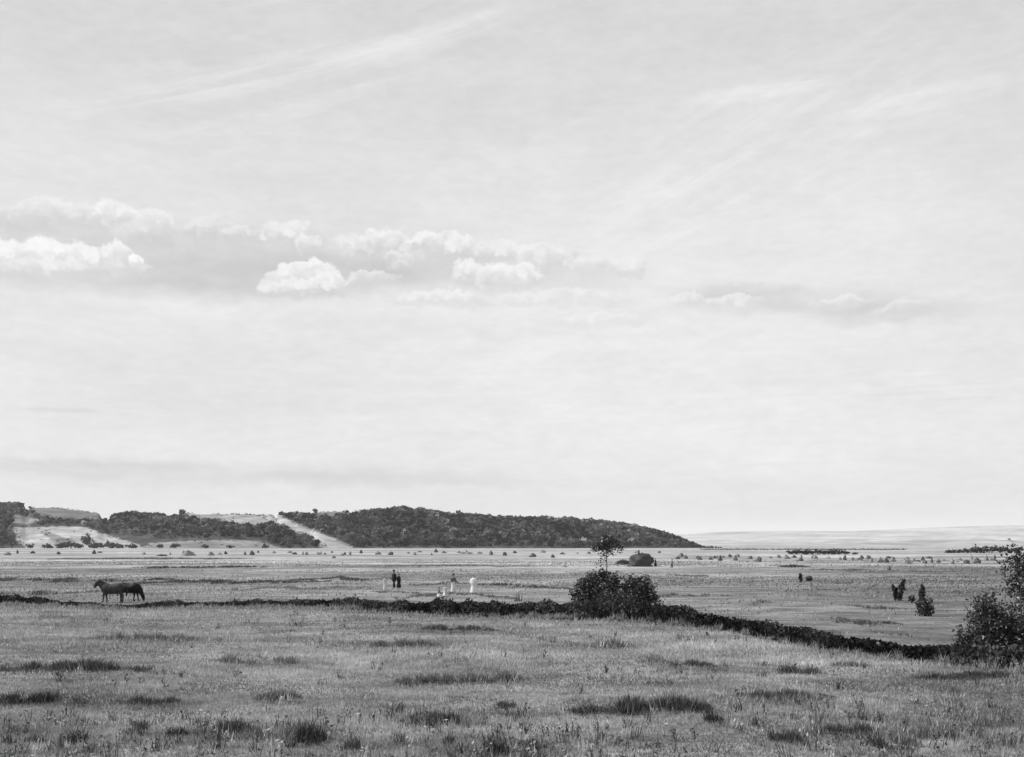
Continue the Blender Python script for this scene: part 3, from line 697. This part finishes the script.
# ------------------------------------------------------------------ hay
def hay_mesh(name, seed, rx, ry, h, power=.55, nst=260):
    V = []; seg = 28; rings = 12
    for i in range(rings + 1):
        t = i / rings; z = h * t; r = (1 - t ** 1.9) ** power
        for k in range(seg):
            a = 2 * PI * k / seg
            nn = 1 + .45 * mnoise.fractal(Vector((math.cos(a) * 1.5 + seed * 5, math.sin(a) * 1.5, t * 2)), 1., 2., 4)
            V.append((rx * max(r, .03) * math.cos(a) * nn + rx * .25 * t * math.sin(seed * 2.3), ry * max(r, .03) * math.sin(a) * nn, z * (1 + .04 * math.sin(a * 3 + seed)) - .05))
    Fq = [[i * seg + k, i * seg + (k + 1) % seg, (i + 1) * seg + (k + 1) % seg, (i + 1) * seg + k] for i in range(rings) for k in range(seg)]
    V = np.array(V); T = rng.uniform(.8, 1.2, len(V))
    pk = V[rng.integers(0, len(V), nst)] * (1.02, 1.02, 1.)
    lv = leaves(pk, .06 * rx, rng.uniform(.6, 1.5, nst), aspect=.3)
    v, f, t = join([(V, np.array(Fq), T), lv])
    return mesh_np(name, v, f, t)
HS = at(640, 566.5)
hs = empty('haystack', HS, R(8)); tag(hs, 'large grey haystack with a pole stub on top behind the two bushes', 'haystack')
link('hay', hay_mesh('hay', 1, 2.5, 2.2, 2.8, .26, 900), M['stack'], hs)
pv = tube([(-.25, 0, 2.3), (-.25, 0, 3.0), (-.22, 0, 3.5)], [.2, .16, .1], 8)
link('pole', mesh_np('pole', *pv, smooth=True), M['stake'], hs)
o = link('hay_heap', hay_mesh('hay_heap', 3, 1.7, 1.3, 1.15, .4, 300), M['stack'], None, at(622, 564.5)); tag(o, 'low dark heap of hay at the left foot of the haystack', 'hay heap')
protos = [hay_mesh('haycock', 10 + i, 1., .9, 1.0 + .06 * i, .45 + .08 * i, 160) for i in range(6)]
protos += [m_.copy() for m_ in protos]
for i, m_ in enumerate(protos): m_.materials.append(M['hay'] if i < 6 else M['hay_fresh'])
def haycocks(lst, label, group):
    for i, (px, py, w_, h_) in enumerate(lst):
        p = at(px + random.uniform(-2, 2), py + random.uniform(-.6, .5)); o = bpy.data.objects.new('haycock', protos[int(px * 3 + py) % 12]); C.objects.link(o)
        o.location = p; o.rotation_euler.z = random.uniform(0, 6.28)
        s = hgt(w_ / 2, p.y) * random.uniform(.5, 1.15); o.scale = (s, s * random.uniform(.6, 1.2), hgt(h_, p.y) * random.uniform(.5, .95))
        tag(o, label, 'haycock', group)
haycocks([(6, 555.5, 10, 5.5)], 'dark haycock farthest left at the edge of the picture', 'haycocks of the left meadow')
haycocks([(190, 556, 13, 5)], 'broad low haycock above the brown horse under the left hills', 'haycocks of the left meadow')
haycocks([(142, 554, 8, 4), (163, 556, 11, 2.6), (210, 556, 6, 4), (252, 555.5, 7, 4.5), (100, 553, 6, 3), (60, 554, 7, 3), (225, 554.5, 6, 3), (32, 553.5, 6, 3)],
         'small haycock in the pale meadow under the left hills', 'haycocks of the left meadow')
haycocks([(275, 553.5, 7, 3.5), (290, 553.5, 8, 3), (305, 555, 5, 4.5), (323, 554, 4, 4), (345, 554.5, 4, 3), (360, 554, 5, 4), (378, 554.5, 8, 4), (391, 555, 8, 5), (413, 555, 4, 4.5),
          (430, 555, 4, 4.5), (445, 553.5, 5, 3), (462, 553.5, 5, 3), (478, 554, 5, 4), (334, 558, 8, 2.6), (260, 552.8, 5, 3), (420, 552.8, 5, 2.5)],
         'small haycock in the row at the foot of the wooded hill', 'haycocks of the middle meadow')
haycocks([(492, 555.5, 9, 6), (503, 555.5, 7, 5.5)], 'one of two larger haycocks side by side below the middle of the wooded hill', 'pair of haycocks below the wooded hill')
haycocks([(532, 557.5, 8, 6)], 'round dark haycock left of the slender tree, the left one of two', 'haycocks of the middle meadow')
haycocks([(551, 557.5, 7, 6)], 'round dark haycock closest on the left of the slender tree', 'haycocks of the middle meadow')
haycocks([(561, 554.5, 6, 3), (579, 554, 6, 3), (590, 554, 6, 3), (516, 553.5, 6, 3), (543, 553.2, 5, 3), (565, 567, 6, 3), (635, 553, 7, 3), (660, 553.5, 6, 3.4)],
         'tiny haycock in the meadow around the slender tree', 'haycocks of the middle meadow')
haycocks([(679, 559.5, 5, 4), (687, 559, 7, 5), (698, 559.5, 7, 5.5), (711, 560.5, 5, 5), (717, 558, 6, 4), (722, 561, 6, 6), (735, 560.5, 6, 5), (731, 557, 6, 3.4), (748, 558.5, 9, 4), (758, 561.5, 6, 6), (770, 558.5, 6, 3),
          (785, 559, 10, 5), (796, 557.5, 7, 3), (815, 557.5, 8, 3), (841, 560, 5, 4), (852, 560, 6, 5), (829, 558, 7, 3)],
         'haycock in the crowded row right of the haystack', 'haycocks of the right meadow')
haycocks([(872, 562, 6, 5), (880, 562.5, 9, 5), (858, 560.5, 6, 3), (895, 562, 6, 4), (907, 563.5, 9, 6), (917, 562, 6, 4), (925, 563.5, 9, 5.5), (937, 563.5, 6, 4), (951, 563.5, 9, 6), (943, 561, 6, 3.6), (965, 564, 8, 5), (978, 563.5, 8, 6),
          (985, 560, 5, 5), (995, 560, 6, 5), (973, 559.5, 5, 4), (960, 559.5, 7, 3), (930, 559, 8, 2.6), (1003, 563, 7, 4), (890, 558.5, 6, 2.6)],
         'haycock in the far row left of the tall right edge shrub', 'haycocks of the far right meadow')
def extra(n_, x0, x1, ya, yb):
    out = []
    for k in range(n_):
        x = random.uniform(x0, x1); t = (x - x0) / (x1 - x0)
        out.append((x, random.triangular(ya[0] + (ya[1] - ya[0]) * t, yb[0] + (yb[1] - yb[0]) * t), random.uniform(3.5, 8), random.uniform(2.4, 5)))
    return out
haycocks(extra(16, 676, 856, (556, 557), (561, 562)), 'haycock in the crowded row right of the haystack', 'haycocks of the right meadow')
haycocks(extra(24, 858, 1004, (557.5, 559), (563, 565)), 'haycock in the far row left of the tall right edge shrub', 'haycocks of the far right meadow')
haycocks(extra(13, 262, 485, (552.3, 552.3), (556, 556)), 'small haycock in the row at the foot of the wooded hill', 'haycocks of the middle meadow')
haycocks(extra(7, 12, 258, (552.5, 552.5), (556, 556)), 'small haycock in the pale meadow under the left hills', 'haycocks of the left meadow')
haycocks([(890, 570.5, 8, 5)], 'single haycock above the V pair of shrubs', 'haycocks of the far right meadow')
haycocks([(875, 597, 8, 3.4)], 'tiny dark lump of hay left of the V pair of shrubs', 'haycocks of the far right meadow')

# ------------------------------------------------------------------ stakes and small bushes on the right
def small_bush(px, py, wpx, hpx, label, ncl=60, ls=.09):
    p = at(px, py); w_ = hgt(wpx / 2, p.y); h_ = hgt(hpx, p.y)
    shrub('shrub', p, label, 'shrub', [(0, 0, h_ * .55, w_, w_, h_ * .45), (w_ * .3, 0, h_ * .4, w_ * .7, w_ * .7, h_ * .36), (-w_ * .35, 0, h_ * .5, w_ * .6, w_ * .7, h_ * .35)], ncl, 11, ls, ls * .9, fan(5, h_ * .8, w_ * .5, .035))
def narrow_bush(px, py, tilt, hpx, wpx, label):
    p = at(px, py); h_ = hgt(hpx * 1.06, p.y); w_ = hgt(wpx * .5, p.y); dx = hgt(tilt, p.y)
    lob = [(dx * t, 0, h_ * t, w_ * q, w_ * .9, h_ * .2) for t, q in ((.18, .75), (.4, .95), (.62, 1.), (.82, .75))]
    lob.append((dx * 1.05 + w_ * .3, 0, h_ * .93, w_ * .4, w_ * .4, h_ * .1))
    st_ = [([(0, 0, -.1), (dx * .5, 0, h_ * .5), (dx, 0, h_ * .95)], [.09, .07, .02]), ([(0, 0, -.1), (dx * .4 + w_ * .4, 0, h_ * .5), (dx * .8 + w_ * .5, 0, h_ * .8)], [.05, .04, .015])]
    shrub('narrow_shrub', p, label, 'shrub', lob, 120, 11, .085, w_ * .17, st_, 'upright dark shrubs on the plain', flecks=.01)
narrow_bush(897, 600.5, -3.8, 14.5, 5.4, 'thick dark shrub leaning left, the left arm of the V pair at right')
narrow_bush(898.6, 600.8, 5., 20, 5., 'taller dark shrub leaning right, the right arm of the V pair at right')
narrow_bush(921.3, 602.5, .8, 15.5, 5.4, 'upright narrow dark shrub standing just behind the small round bush at right')
narrow_bush(801, 582.5, -.6, 8.5, 3., 'small lone upright dark shrub in the plain right of centre')
small_bush(924.2, 618, 15, 20, 'small round dark bush below the upright narrow shrub at right', 150, .08)
small_bush(912, 602, 5.5, 7, 'tiny dark bush between the V pair of shrubs and the round bush', 60, .07)
small_bush(809.3, 581.5, 6, 5, 'tiny dark bush beside the lone upright shrub', 50, .1)

# ------------------------------------------------------------------ hills on the left
SKY = [(-500, 498), (-200, 497), (0, 500.5), (22, 501), (26, 507), (60, 508), (100, 513), (108, 515), (118, 511), (130, 510), (170, 512), (200, 513.5), (240, 514), (274, 514.5), (280, 511), (300, 512.5), (340, 511), (375, 509),
       (395, 505.5), (420, 507), (450, 512), (500, 515), (560, 516), (580, 518), (600, 518.5), (640, 525), (670, 532), (690, 538), (705, 544), (720, 548), (760, 552)]
OPEN = {'F1': ([(12, 528), (60, 526), (85, 527), (110, 536), (140, 545), (142, 549), (28, 549), (18, 540)], .33),
        'F1b': ([(38, 530), (52, 533), (78, 542), (62, 546), (50, 539)], .17),
        'F2': ([(262, 514), (283, 517), (300, 525), (312, 529.5), (325, 535), (345, 542), (356, 549), (322, 549), (318, 541), (305, 535), (285, 528), (270, 522), (240, 518), (240, 514)], .33),
        'F3': ([(170, 512), (245, 514), (262, 516), (270, 522), (258, 525), (232, 522), (205, 519)], .27),
        'F4': ([(185, 541), (240, 539.5), (262, 542), (285, 549), (140, 549), (150, 543)], .22),
        'F5': ([(27, 507), (60, 508), (100, 513), (106, 519), (80, 520), (40, 516)], .16),
        'F6': ([(13, 514), (42, 520), (26, 525), (14, 523)], .2),
        'F7': ([(312, 512), (340, 510.5), (352, 513), (335, 515.5), (318, 516)], .2)}
def inside(px, py, poly):
    c_ = np.zeros(px.shape, bool); j = len(poly) - 1
    for i in range(len(poly)):
        xi, yi = poly[i]; xj, yj = poly[j]
        c_ ^= ((yi > py) != (yj > py)) & (px < (xj - xi) * (py - yi) / (yj - yi + 1e-9) + xi)
        j = i
    return c_
def cover(px, py):
    a = np.zeros(px.shape)
    for k in ('F1', 'F1b', 'F2', 'F3', 'F4', 'F5', 'F6', 'F7'): a = np.where(inside(px, py, OPEN[k][0]), OPEN[k][1], a)
    return a
def hill_xyz(px, s):
    yf = 1560 + 40 * np.sin(px * .021) + 25 * np.sin(px * .053 + 1)
    yr = 2000 + 420 * np.clip((240 - px) / 160, 0, 1) - 60 * np.clip((px - 500) / 150, 0, 1)
    skyp = interp(px, SKY)
    openr = cover(px, skyp + 1.5) > 0
    tree = np.where(openr, .5, 5.)
    H = np.maximum((HZ - skyp - tree) / F * yr + CH, -3.)
    Y = yf + (yr - yf) * s
    sc_ = np.clip(s, 0, 1); sm = sc_ ** 1.25 * (1.9 - .9 * sc_)
    z = np.where(s <= 1, H * sm, H * (1 - .25 * (s - 1) - .5 * (s - 1) ** 2))
    z = z + (1.6 * np.sin(px * .11 + s * 7) + 1.2 * np.sin(px * .23 - s * 11)) * np.clip(s * 3, 0, 1) * np.clip(1 - np.abs(s - .5) * 1.6, 0, 1) * np.clip(H / 25, 0, 1)
    z = z - 2.0 * (s <= 0)
    return (px - 512) / F * Y, Y, z
pc = np.arange(-480, 772, 3.); sv = np.concatenate([[-.02], np.linspace(0, 1, 56), np.linspace(1.1, 2.2, 8)])
PXg, SVg = np.meshgrid(pc, sv)
hx, hy, hz = hill_xyz(PXg, SVg)
hpy = HZ - (hz - CH) / hy * F
ht = cover(PXg, hpy); ht = np.where((ht == 0), .07, ht); ht = np.where(SVg < 0.01, .2, ht)
ii = np.arange(PXg.size).reshape(PXg.shape)
hq = np.stack([ii[:-1, :-1], ii[:-1, 1:], ii[1:, 1:], ii[1:, :-1]], -1).reshape(-1, 4)
def field_mat(name, s1, s2):
    m = bpy.data.materials.new(name); m.use_nodes = True; m.node_tree.nodes.clear(); n = NT(m.node_tree)
    pos = n.n.new('ShaderNodeNewGeometry').outputs['Position']
    a = n.n.new('ShaderNodeAttribute'); a.attribute_name = 'tone'
    c = n.m('MULTIPLY', a.outputs['Fac'], n.m('MULTIPLY', n.mr(n.noise(pos, s1, 6, .6), .3, .7, .7, 1.3), n.mr(n.noise(pos, s2, 5, .6), .3, .7, .8, 1.2)))
    b = n.n.new('ShaderNodeBsdfPrincipled'); n.l.new(n.comb(c, c, c), b.inputs['Base Color']); b.inputs['Roughness'].default_value = 1; b.inputs['Specular IOR Level'].default_value = 0
    o = n.n.new('ShaderNodeOutputMaterial'); n.l.new(b.outputs[0], o.inputs[0]); return m
tag(link('hills', mesh_np('hills', np.stack([hx, hy, hz], -1).reshape(-1, 3), hq, ht.ravel(), True), field_mat('hill_fields', .012, .06)), kind='structure')
# woods on the hills: crowns too many to count
nT = 14000
tp = rng.uniform(-470, 722, nT); ts = rng.uniform(.0, 1.12, nT) ** .85
tx, ty, tz = hill_xyz(tp, ts); tpy = HZ - (tz - CH) / ty * F
ok = (cover(tp, tpy) == 0) & ~((tpy > 536) & (tp < 150) & (tp > 8)) & ~((tpy > 539.5) & (tp > 140) & (tp < 262))
# each crown's base must not cover an open field seen below it
ok &= (cover(tp, tpy - 3.) == 0)
ok &= tz > -1.9
ok &= ~((ts > .85) & (((tp > 258) & (tp < 275)) | ((tp > 338) & (tp < 356)) | ((tp > 98) & (tp < 110)) | ((tp > 165) & (tp < 258))))
tp, ts, tx, ty, tz = tp[ok], ts[ok], tx[ok], ty[ok], tz[ok]
def wood(sel, name, label):
    k = sel.sum(); x, y, z = tx[sel], ty[sel], tz[sel]; pp = tp[sel]; ss = ts[sel]
    lowf = np.array([fbm(a, b * 160, .035, 4) for a, b in zip(pp, ss)])
    midf = np.array([fbm(a, b * 160 + 50, .16, 3) for a, b in zip(pp, ss)])
    hh = (6.0 + 2.0 * lowf + 1.0 * midf) * rng.uniform(.6, 1.5, k); hh = hh * np.clip((745 - pp) / 90, .35, 1)
    rr = hh * rng.uniform(.42, .6, k)
    per = 26
    d = rng.normal(size=(k * per, 3)); d /= np.linalg.norm(d, axis=1)[:, None]; d[:, 2] = np.where(d[:, 2] < -.3, -d[:, 2], d[:, 2])
    rad = rng.uniform(.55, 1.05, (k * per, 1))
    R_ = np.repeat(np.stack([rr, rr, hh * .52], 1), per, 0)
    cen = np.repeat(np.stack([x, y, z + hh * .5], 1), per, 0) + d * R_ * rad
    tn_ = np.repeat(np.clip(.9 + 1.5 * lowf + 1.6 * midf, .15, 3.) * np.exp(rng.normal(-.1, .42, k)) * np.clip(.55 + 3.2 * ss, .55, 1.) * (1 + .55 * np.clip((pp - 520) / 120, 0, 1) * np.clip(ss * 1.6 - .5, 0, 1)), per) * rng.uniform(.75, 1.25, k * per)  # haze painted into the crowns at the right crest; darker at the foot
    v, f, t = leaves(cen, np.repeat(rr, per) * .42, tn_, aspect=.8)
    tag(link(name, mesh_np(name, v, f, t), M['wood']), label, 'wood', kind='stuff')
wood(tp < 262, 'wood', 'dark wood on the low hills behind the pale sloping fields at left')
wood(tp >= 262, 'wood', 'long wooded hill running from the bright field strip down to the plain')

# bushes and hedgerow scrub scattered over the open fields
sp = rng.uniform(-200, 360, 5000); ss_ = rng.uniform(.02, 1., 5000); sx, sy, sz = hill_xyz(sp, ss_); spy = HZ - (sz - CH) / sy * F
cv = cover(sp, spy); edge = (cover(sp, spy + 1.3) != cv) | (cover(sp, spy - 1.3) != cv) | (cover(sp - 2.5, spy) != cv)
kp = (cv > 0) & ((edge & (rng.uniform(0, 1, 5000) < .6)) | (rng.uniform(0, 1, 5000) < .03)); sx, sy, sz = sx[kp], sy[kp], sz[kp]; k = len(sx)
q = np.repeat(np.stack([sx, sy, sz + 1.], 1), 9, 0) + rng.normal(size=(k * 9, 3)) * np.repeat(rng.uniform(.5, 2.2, k), 9)[:, None] * (1.2, 1.2, .5)
tag(link('field_scrub', mesh_np('field_scrub', *leaves(q, 1., np.repeat(rng.uniform(.6, 2.4, k), 9))), M['wood']), 'ragged scrub along the edges of the pale fields on the left hills', 'scrub', kind='stuff')

# single trees and rows that can be told apart
def far_tree(px, py, wpx, hpx, label, group, ncl=26):
    p = at(px, py) if py > 546 else None
    Y = p.y; w_ = hgt(wpx / 2, Y); h_ = hgt(hpx, Y)
    root = empty('tree', p); tag(root, label, 'tree', group)
    q, ct = clumps(crown_pts([(0, 0, h_ * .6, w_, w_, h_ * .4), (w_ * .4, 0, h_ * .5, w_ * .7, w_ * .7, h_ * .32), (-w_ * .4, 0, h_ * .52, w_ * .65, w_ * .7, h_ * .3)], ncl), 8, w_ * .13)
    q[:, 2] = np.abs(q[:, 2])
    link('crown', mesh_np('crown', *leaves(q, w_ * .19, ct)), M['wood'], root)
    link('trunk', mesh_np('trunk', *tube([(0, 0, -.3), (0, 0, h_ * .3), (.03 * w_, 0, h_ * .6)], [w_ * .1, w_ * .08, w_ * .04], 6), smooth=True), M['bark'], root)
    return root
far_tree(87, 548, 11, 14, 'round tree at the foot of the pale sloping field at far left', None, 50)
for px, w_, h_ in ((12, 12, 14), (3, 12, 18), (30, 9, 4), (62, 14, 5), (71, 13, 6), (78, 10, 4), (97, 15, 5), (110, 12, 6), (118, 13, 4), (131, 11, 3.4), (48, 12, 3.4)):
    far_tree(px, 548.2, w_, h_, 'small dark tree in the row along the foot of the pale field at far left', 'trees along the foot of the left hills')
for px, w_, h_ in ((160, 8, 4), (176, 9, 5), (205, 8, 3.5), (265, 8, 4), (290, 8, 5), (302, 7, 4), (230, 7, 3)):
    far_tree(px, 548.4, w_, h_, 'low bush-like tree where the plain meets the left hills, right of the pale field', 'trees where plain and left hills meet')
for px, w_, h_ in ((791, 9, 4), (797, 9, 4.6), (804, 9, 4.6), (811, 9, 4), (818, 9, 4.6), (825, 9, 4), (832, 10, 4.8), (839, 10, 5), (846, 8, 3.6), (855, 6, 2)):
    far_tree(px, 554.5, w_, h_, 'low dark tree in the short row on the horizon right of the hill', 'tree row on the horizon right of the hill')
for px, w_, h_ in ((950, 10, 2.4), (958, 10, 3.4), (967, 11, 4.4), (976, 12, 5.6), (984, 12, 6.6), (992, 12, 7.4), (1000, 11, 6.4), (1008, 10, 5), (1016, 10, 4.4), (1028, 12, 5), (1040, 10, 5)):
    far_tree(px, 553., w_, h_, 'low dark tree in the row on the horizon by the right edge', 'tree row on the horizon at the right edge')
n_ = 1500; x = np.linspace(at(700, 550).x, at(905, 550).x, n_); q = np.stack([x, 990 + rng.normal(0, 2, n_), rng.uniform(0, 1.2, n_)], 1)
tag(link('hedge', mesh_np('hedge', *leaves(q, .6, rng.uniform(.6, 1.4, n_))), M['wood']), 'thin far hedge line on the horizon right of the wooded hill', 'hedge')

# ------------------------------------------------------------------ pale far hills
FS = [(380, 545), (560, 540), (640, 536), (700, 533), (720, 532), (780, 530.8), (850, 531.3), (890, 529.5), (930, 527.5), (980, 526), (1024, 525), (1150, 523), (1350, 528), (1600, 540)]
pc = np.arange(380, 1600, 6.); sv = np.concatenate([[-.01], np.linspace(0, 1, 40), [1.3, 1.8]])
PXg, SVg = np.meshgrid(pc, sv)
Yq = 13500 + 5500 * SVg
Hq = np.maximum((HZ - interp(PXg, FS)) / F * 19000 + CH, 0)
s_ = np.clip(SVg, 0, 1)
zq = np.where(SVg <= 1, Hq * (.5 * s_ + .5 * s_ ** 2), Hq * (1 - .4 * (SVg - 1))) - 6. * (SVg <= 0)
zq = zq + 26 * np.sin(PXg * .028 + s_ * 9) * s_ * (1 - s_) * 2 + 12 * np.sin(PXg * .13 + s_ * 17) * s_ * (1 - s_) * 2
fpy = HZ - (zq - CH) / Yq * F
ft = np.full(PXg.shape, .34)
for (cx, cy, rx_, ry_, v_) in ((950, 541, 55, .8, .08), (982, 540, 12, 3, .12), (740, 533, 40, 1, .15), (870, 531.5, 60, .8, .14), (960, 526, 60, .7, .14), (930, 545, 60, .9, .1), (780, 543, 80, 1., .18), (1000, 535, 30, 1, .15), (820, 536, 30, .7, .12), (720, 541, 30, .7, .13), (890, 537, 40, .7, .13), (1040, 530, 40, 1.2, .13), (780, 547, 120, .7, .1), (900, 548, 90, .6, .12), (850, 540, 24, 1.5, .16), (930, 533, 22, 1.3, .18)):
    ft = np.where(((PXg - cx) / rx_) ** 2 + ((fpy - cy) / (ry_ * 1.1)) ** 2 + .5 * np.sin(PXg * .21 + cy) * np.sin(fpy * 2.3 + PXg * .07) < .8, .15 + v_ * .5, ft)
ii = np.arange(PXg.size).reshape(PXg.shape)
hq = np.stack([ii[:-1, :-1], ii[:-1, 1:], ii[1:, 1:], ii[1:, :-1]], -1).reshape(-1, 4)
tag(link('far_hills', mesh_np('far_hills', np.stack([(PXg - 512) / F * Yq, Yq, zq], -1).reshape(-1, 3), hq, ft.ravel(), True), field_mat('far_fields', .0011, .006)), kind='structure')

# a nearer, lower fold of pale fields in front of them
F2 = [(600, 547), (700, 545.6), (790, 544.6), (860, 543.2), (905, 541.6), (960, 540), (1024, 540.6), (1150, 538), (1300, 542), (1500, 547)]
pc = np.arange(600, 1500, 4.); sv = np.concatenate([[-.01], np.linspace(0, 1, 24), [1.4, 2.]])
PXg, SVg = np.meshgrid(pc, sv)
Yq = 7000 + 2200 * SVg; s_ = np.clip(SVg, 0, 1)
Hq = np.maximum((HZ - interp(PXg, F2) - .35 * np.sin(PXg * .13) - .25 * np.sin(PXg * .31)) / F * 9200 + CH, -2)
zq = np.where(SVg <= 1, Hq * (.6 * s_ + .4 * s_ ** 2), Hq * (1 - .5 * (SVg - 1))) - 5. * (SVg <= 0)
ft = np.where(s_ > .93, .12, np.where(np.sin(PXg * .09 + s_ * 6) + .6 * np.sin(PXg * .037) > .7, .2, .3))
ii = np.arange(PXg.size).reshape(PXg.shape)
hq = np.stack([ii[:-1, :-1], ii[:-1, 1:], ii[1:, 1:], ii[1:, :-1]], -1).reshape(-1, 4)
tag(link('low_hills', mesh_np('low_hills', np.stack([(PXg - 512) / F * Yq, Yq, zq], -1).reshape(-1, 3), hq, ft.ravel(), True), field_mat('low_fields', .002, .01)), kind='structure')

# ------------------------------------------------------------------ haze: one box of thin air round everything
x0, x1, y0, y1, z0, z1 = -26000, 30000, -400, 36000, -8., 560.
V = np.array([(x, y, z) for z in (z0, z1) for y in (y0, y1) for x in (x0, x1)])
Fq = np.array([[0, 2, 3, 1], [4, 5, 7, 6], [0, 1, 5, 4], [2, 6, 7, 3], [0, 4, 6, 2], [1, 3, 7, 5]])
hm = bpy.data.materials.new('haze'); hm.use_nodes = True; hm.node_tree.nodes.clear()
n = NT(hm.node_tree); pv = n.n.new('ShaderNodeVolumePrincipled'); pv.inputs['Color'].default_value = (.97, .97, .97, 1)
pv.inputs['Density'].default_value = 3.2e-5; pv.inputs['Anisotropy'].default_value = .0
o_ = n.n.new('ShaderNodeOutputMaterial'); n.l.new(pv.outputs[0], o_.inputs['Volume'])
tag(link('haze', mesh_np('haze', V, Fq), hm), 'thin pale air haze over the whole plain', 'haze', kind='stuff')

# ------------------------------------------------------------------ render settings
S.render.engine = 'CYCLES'
W.cycles.sampling_method = 'NONE'          # a near-even sky needs no importance map
S.cycles.volume_bounces = 1; S.cycles.max_bounces = 6; S.cycles.transparent_max_bounces = 8
S.view_settings.view_transform = 'Standard'; S.view_settings.look = 'None'
S.view_settings.exposure = 0.; S.view_settings.gamma = 1.
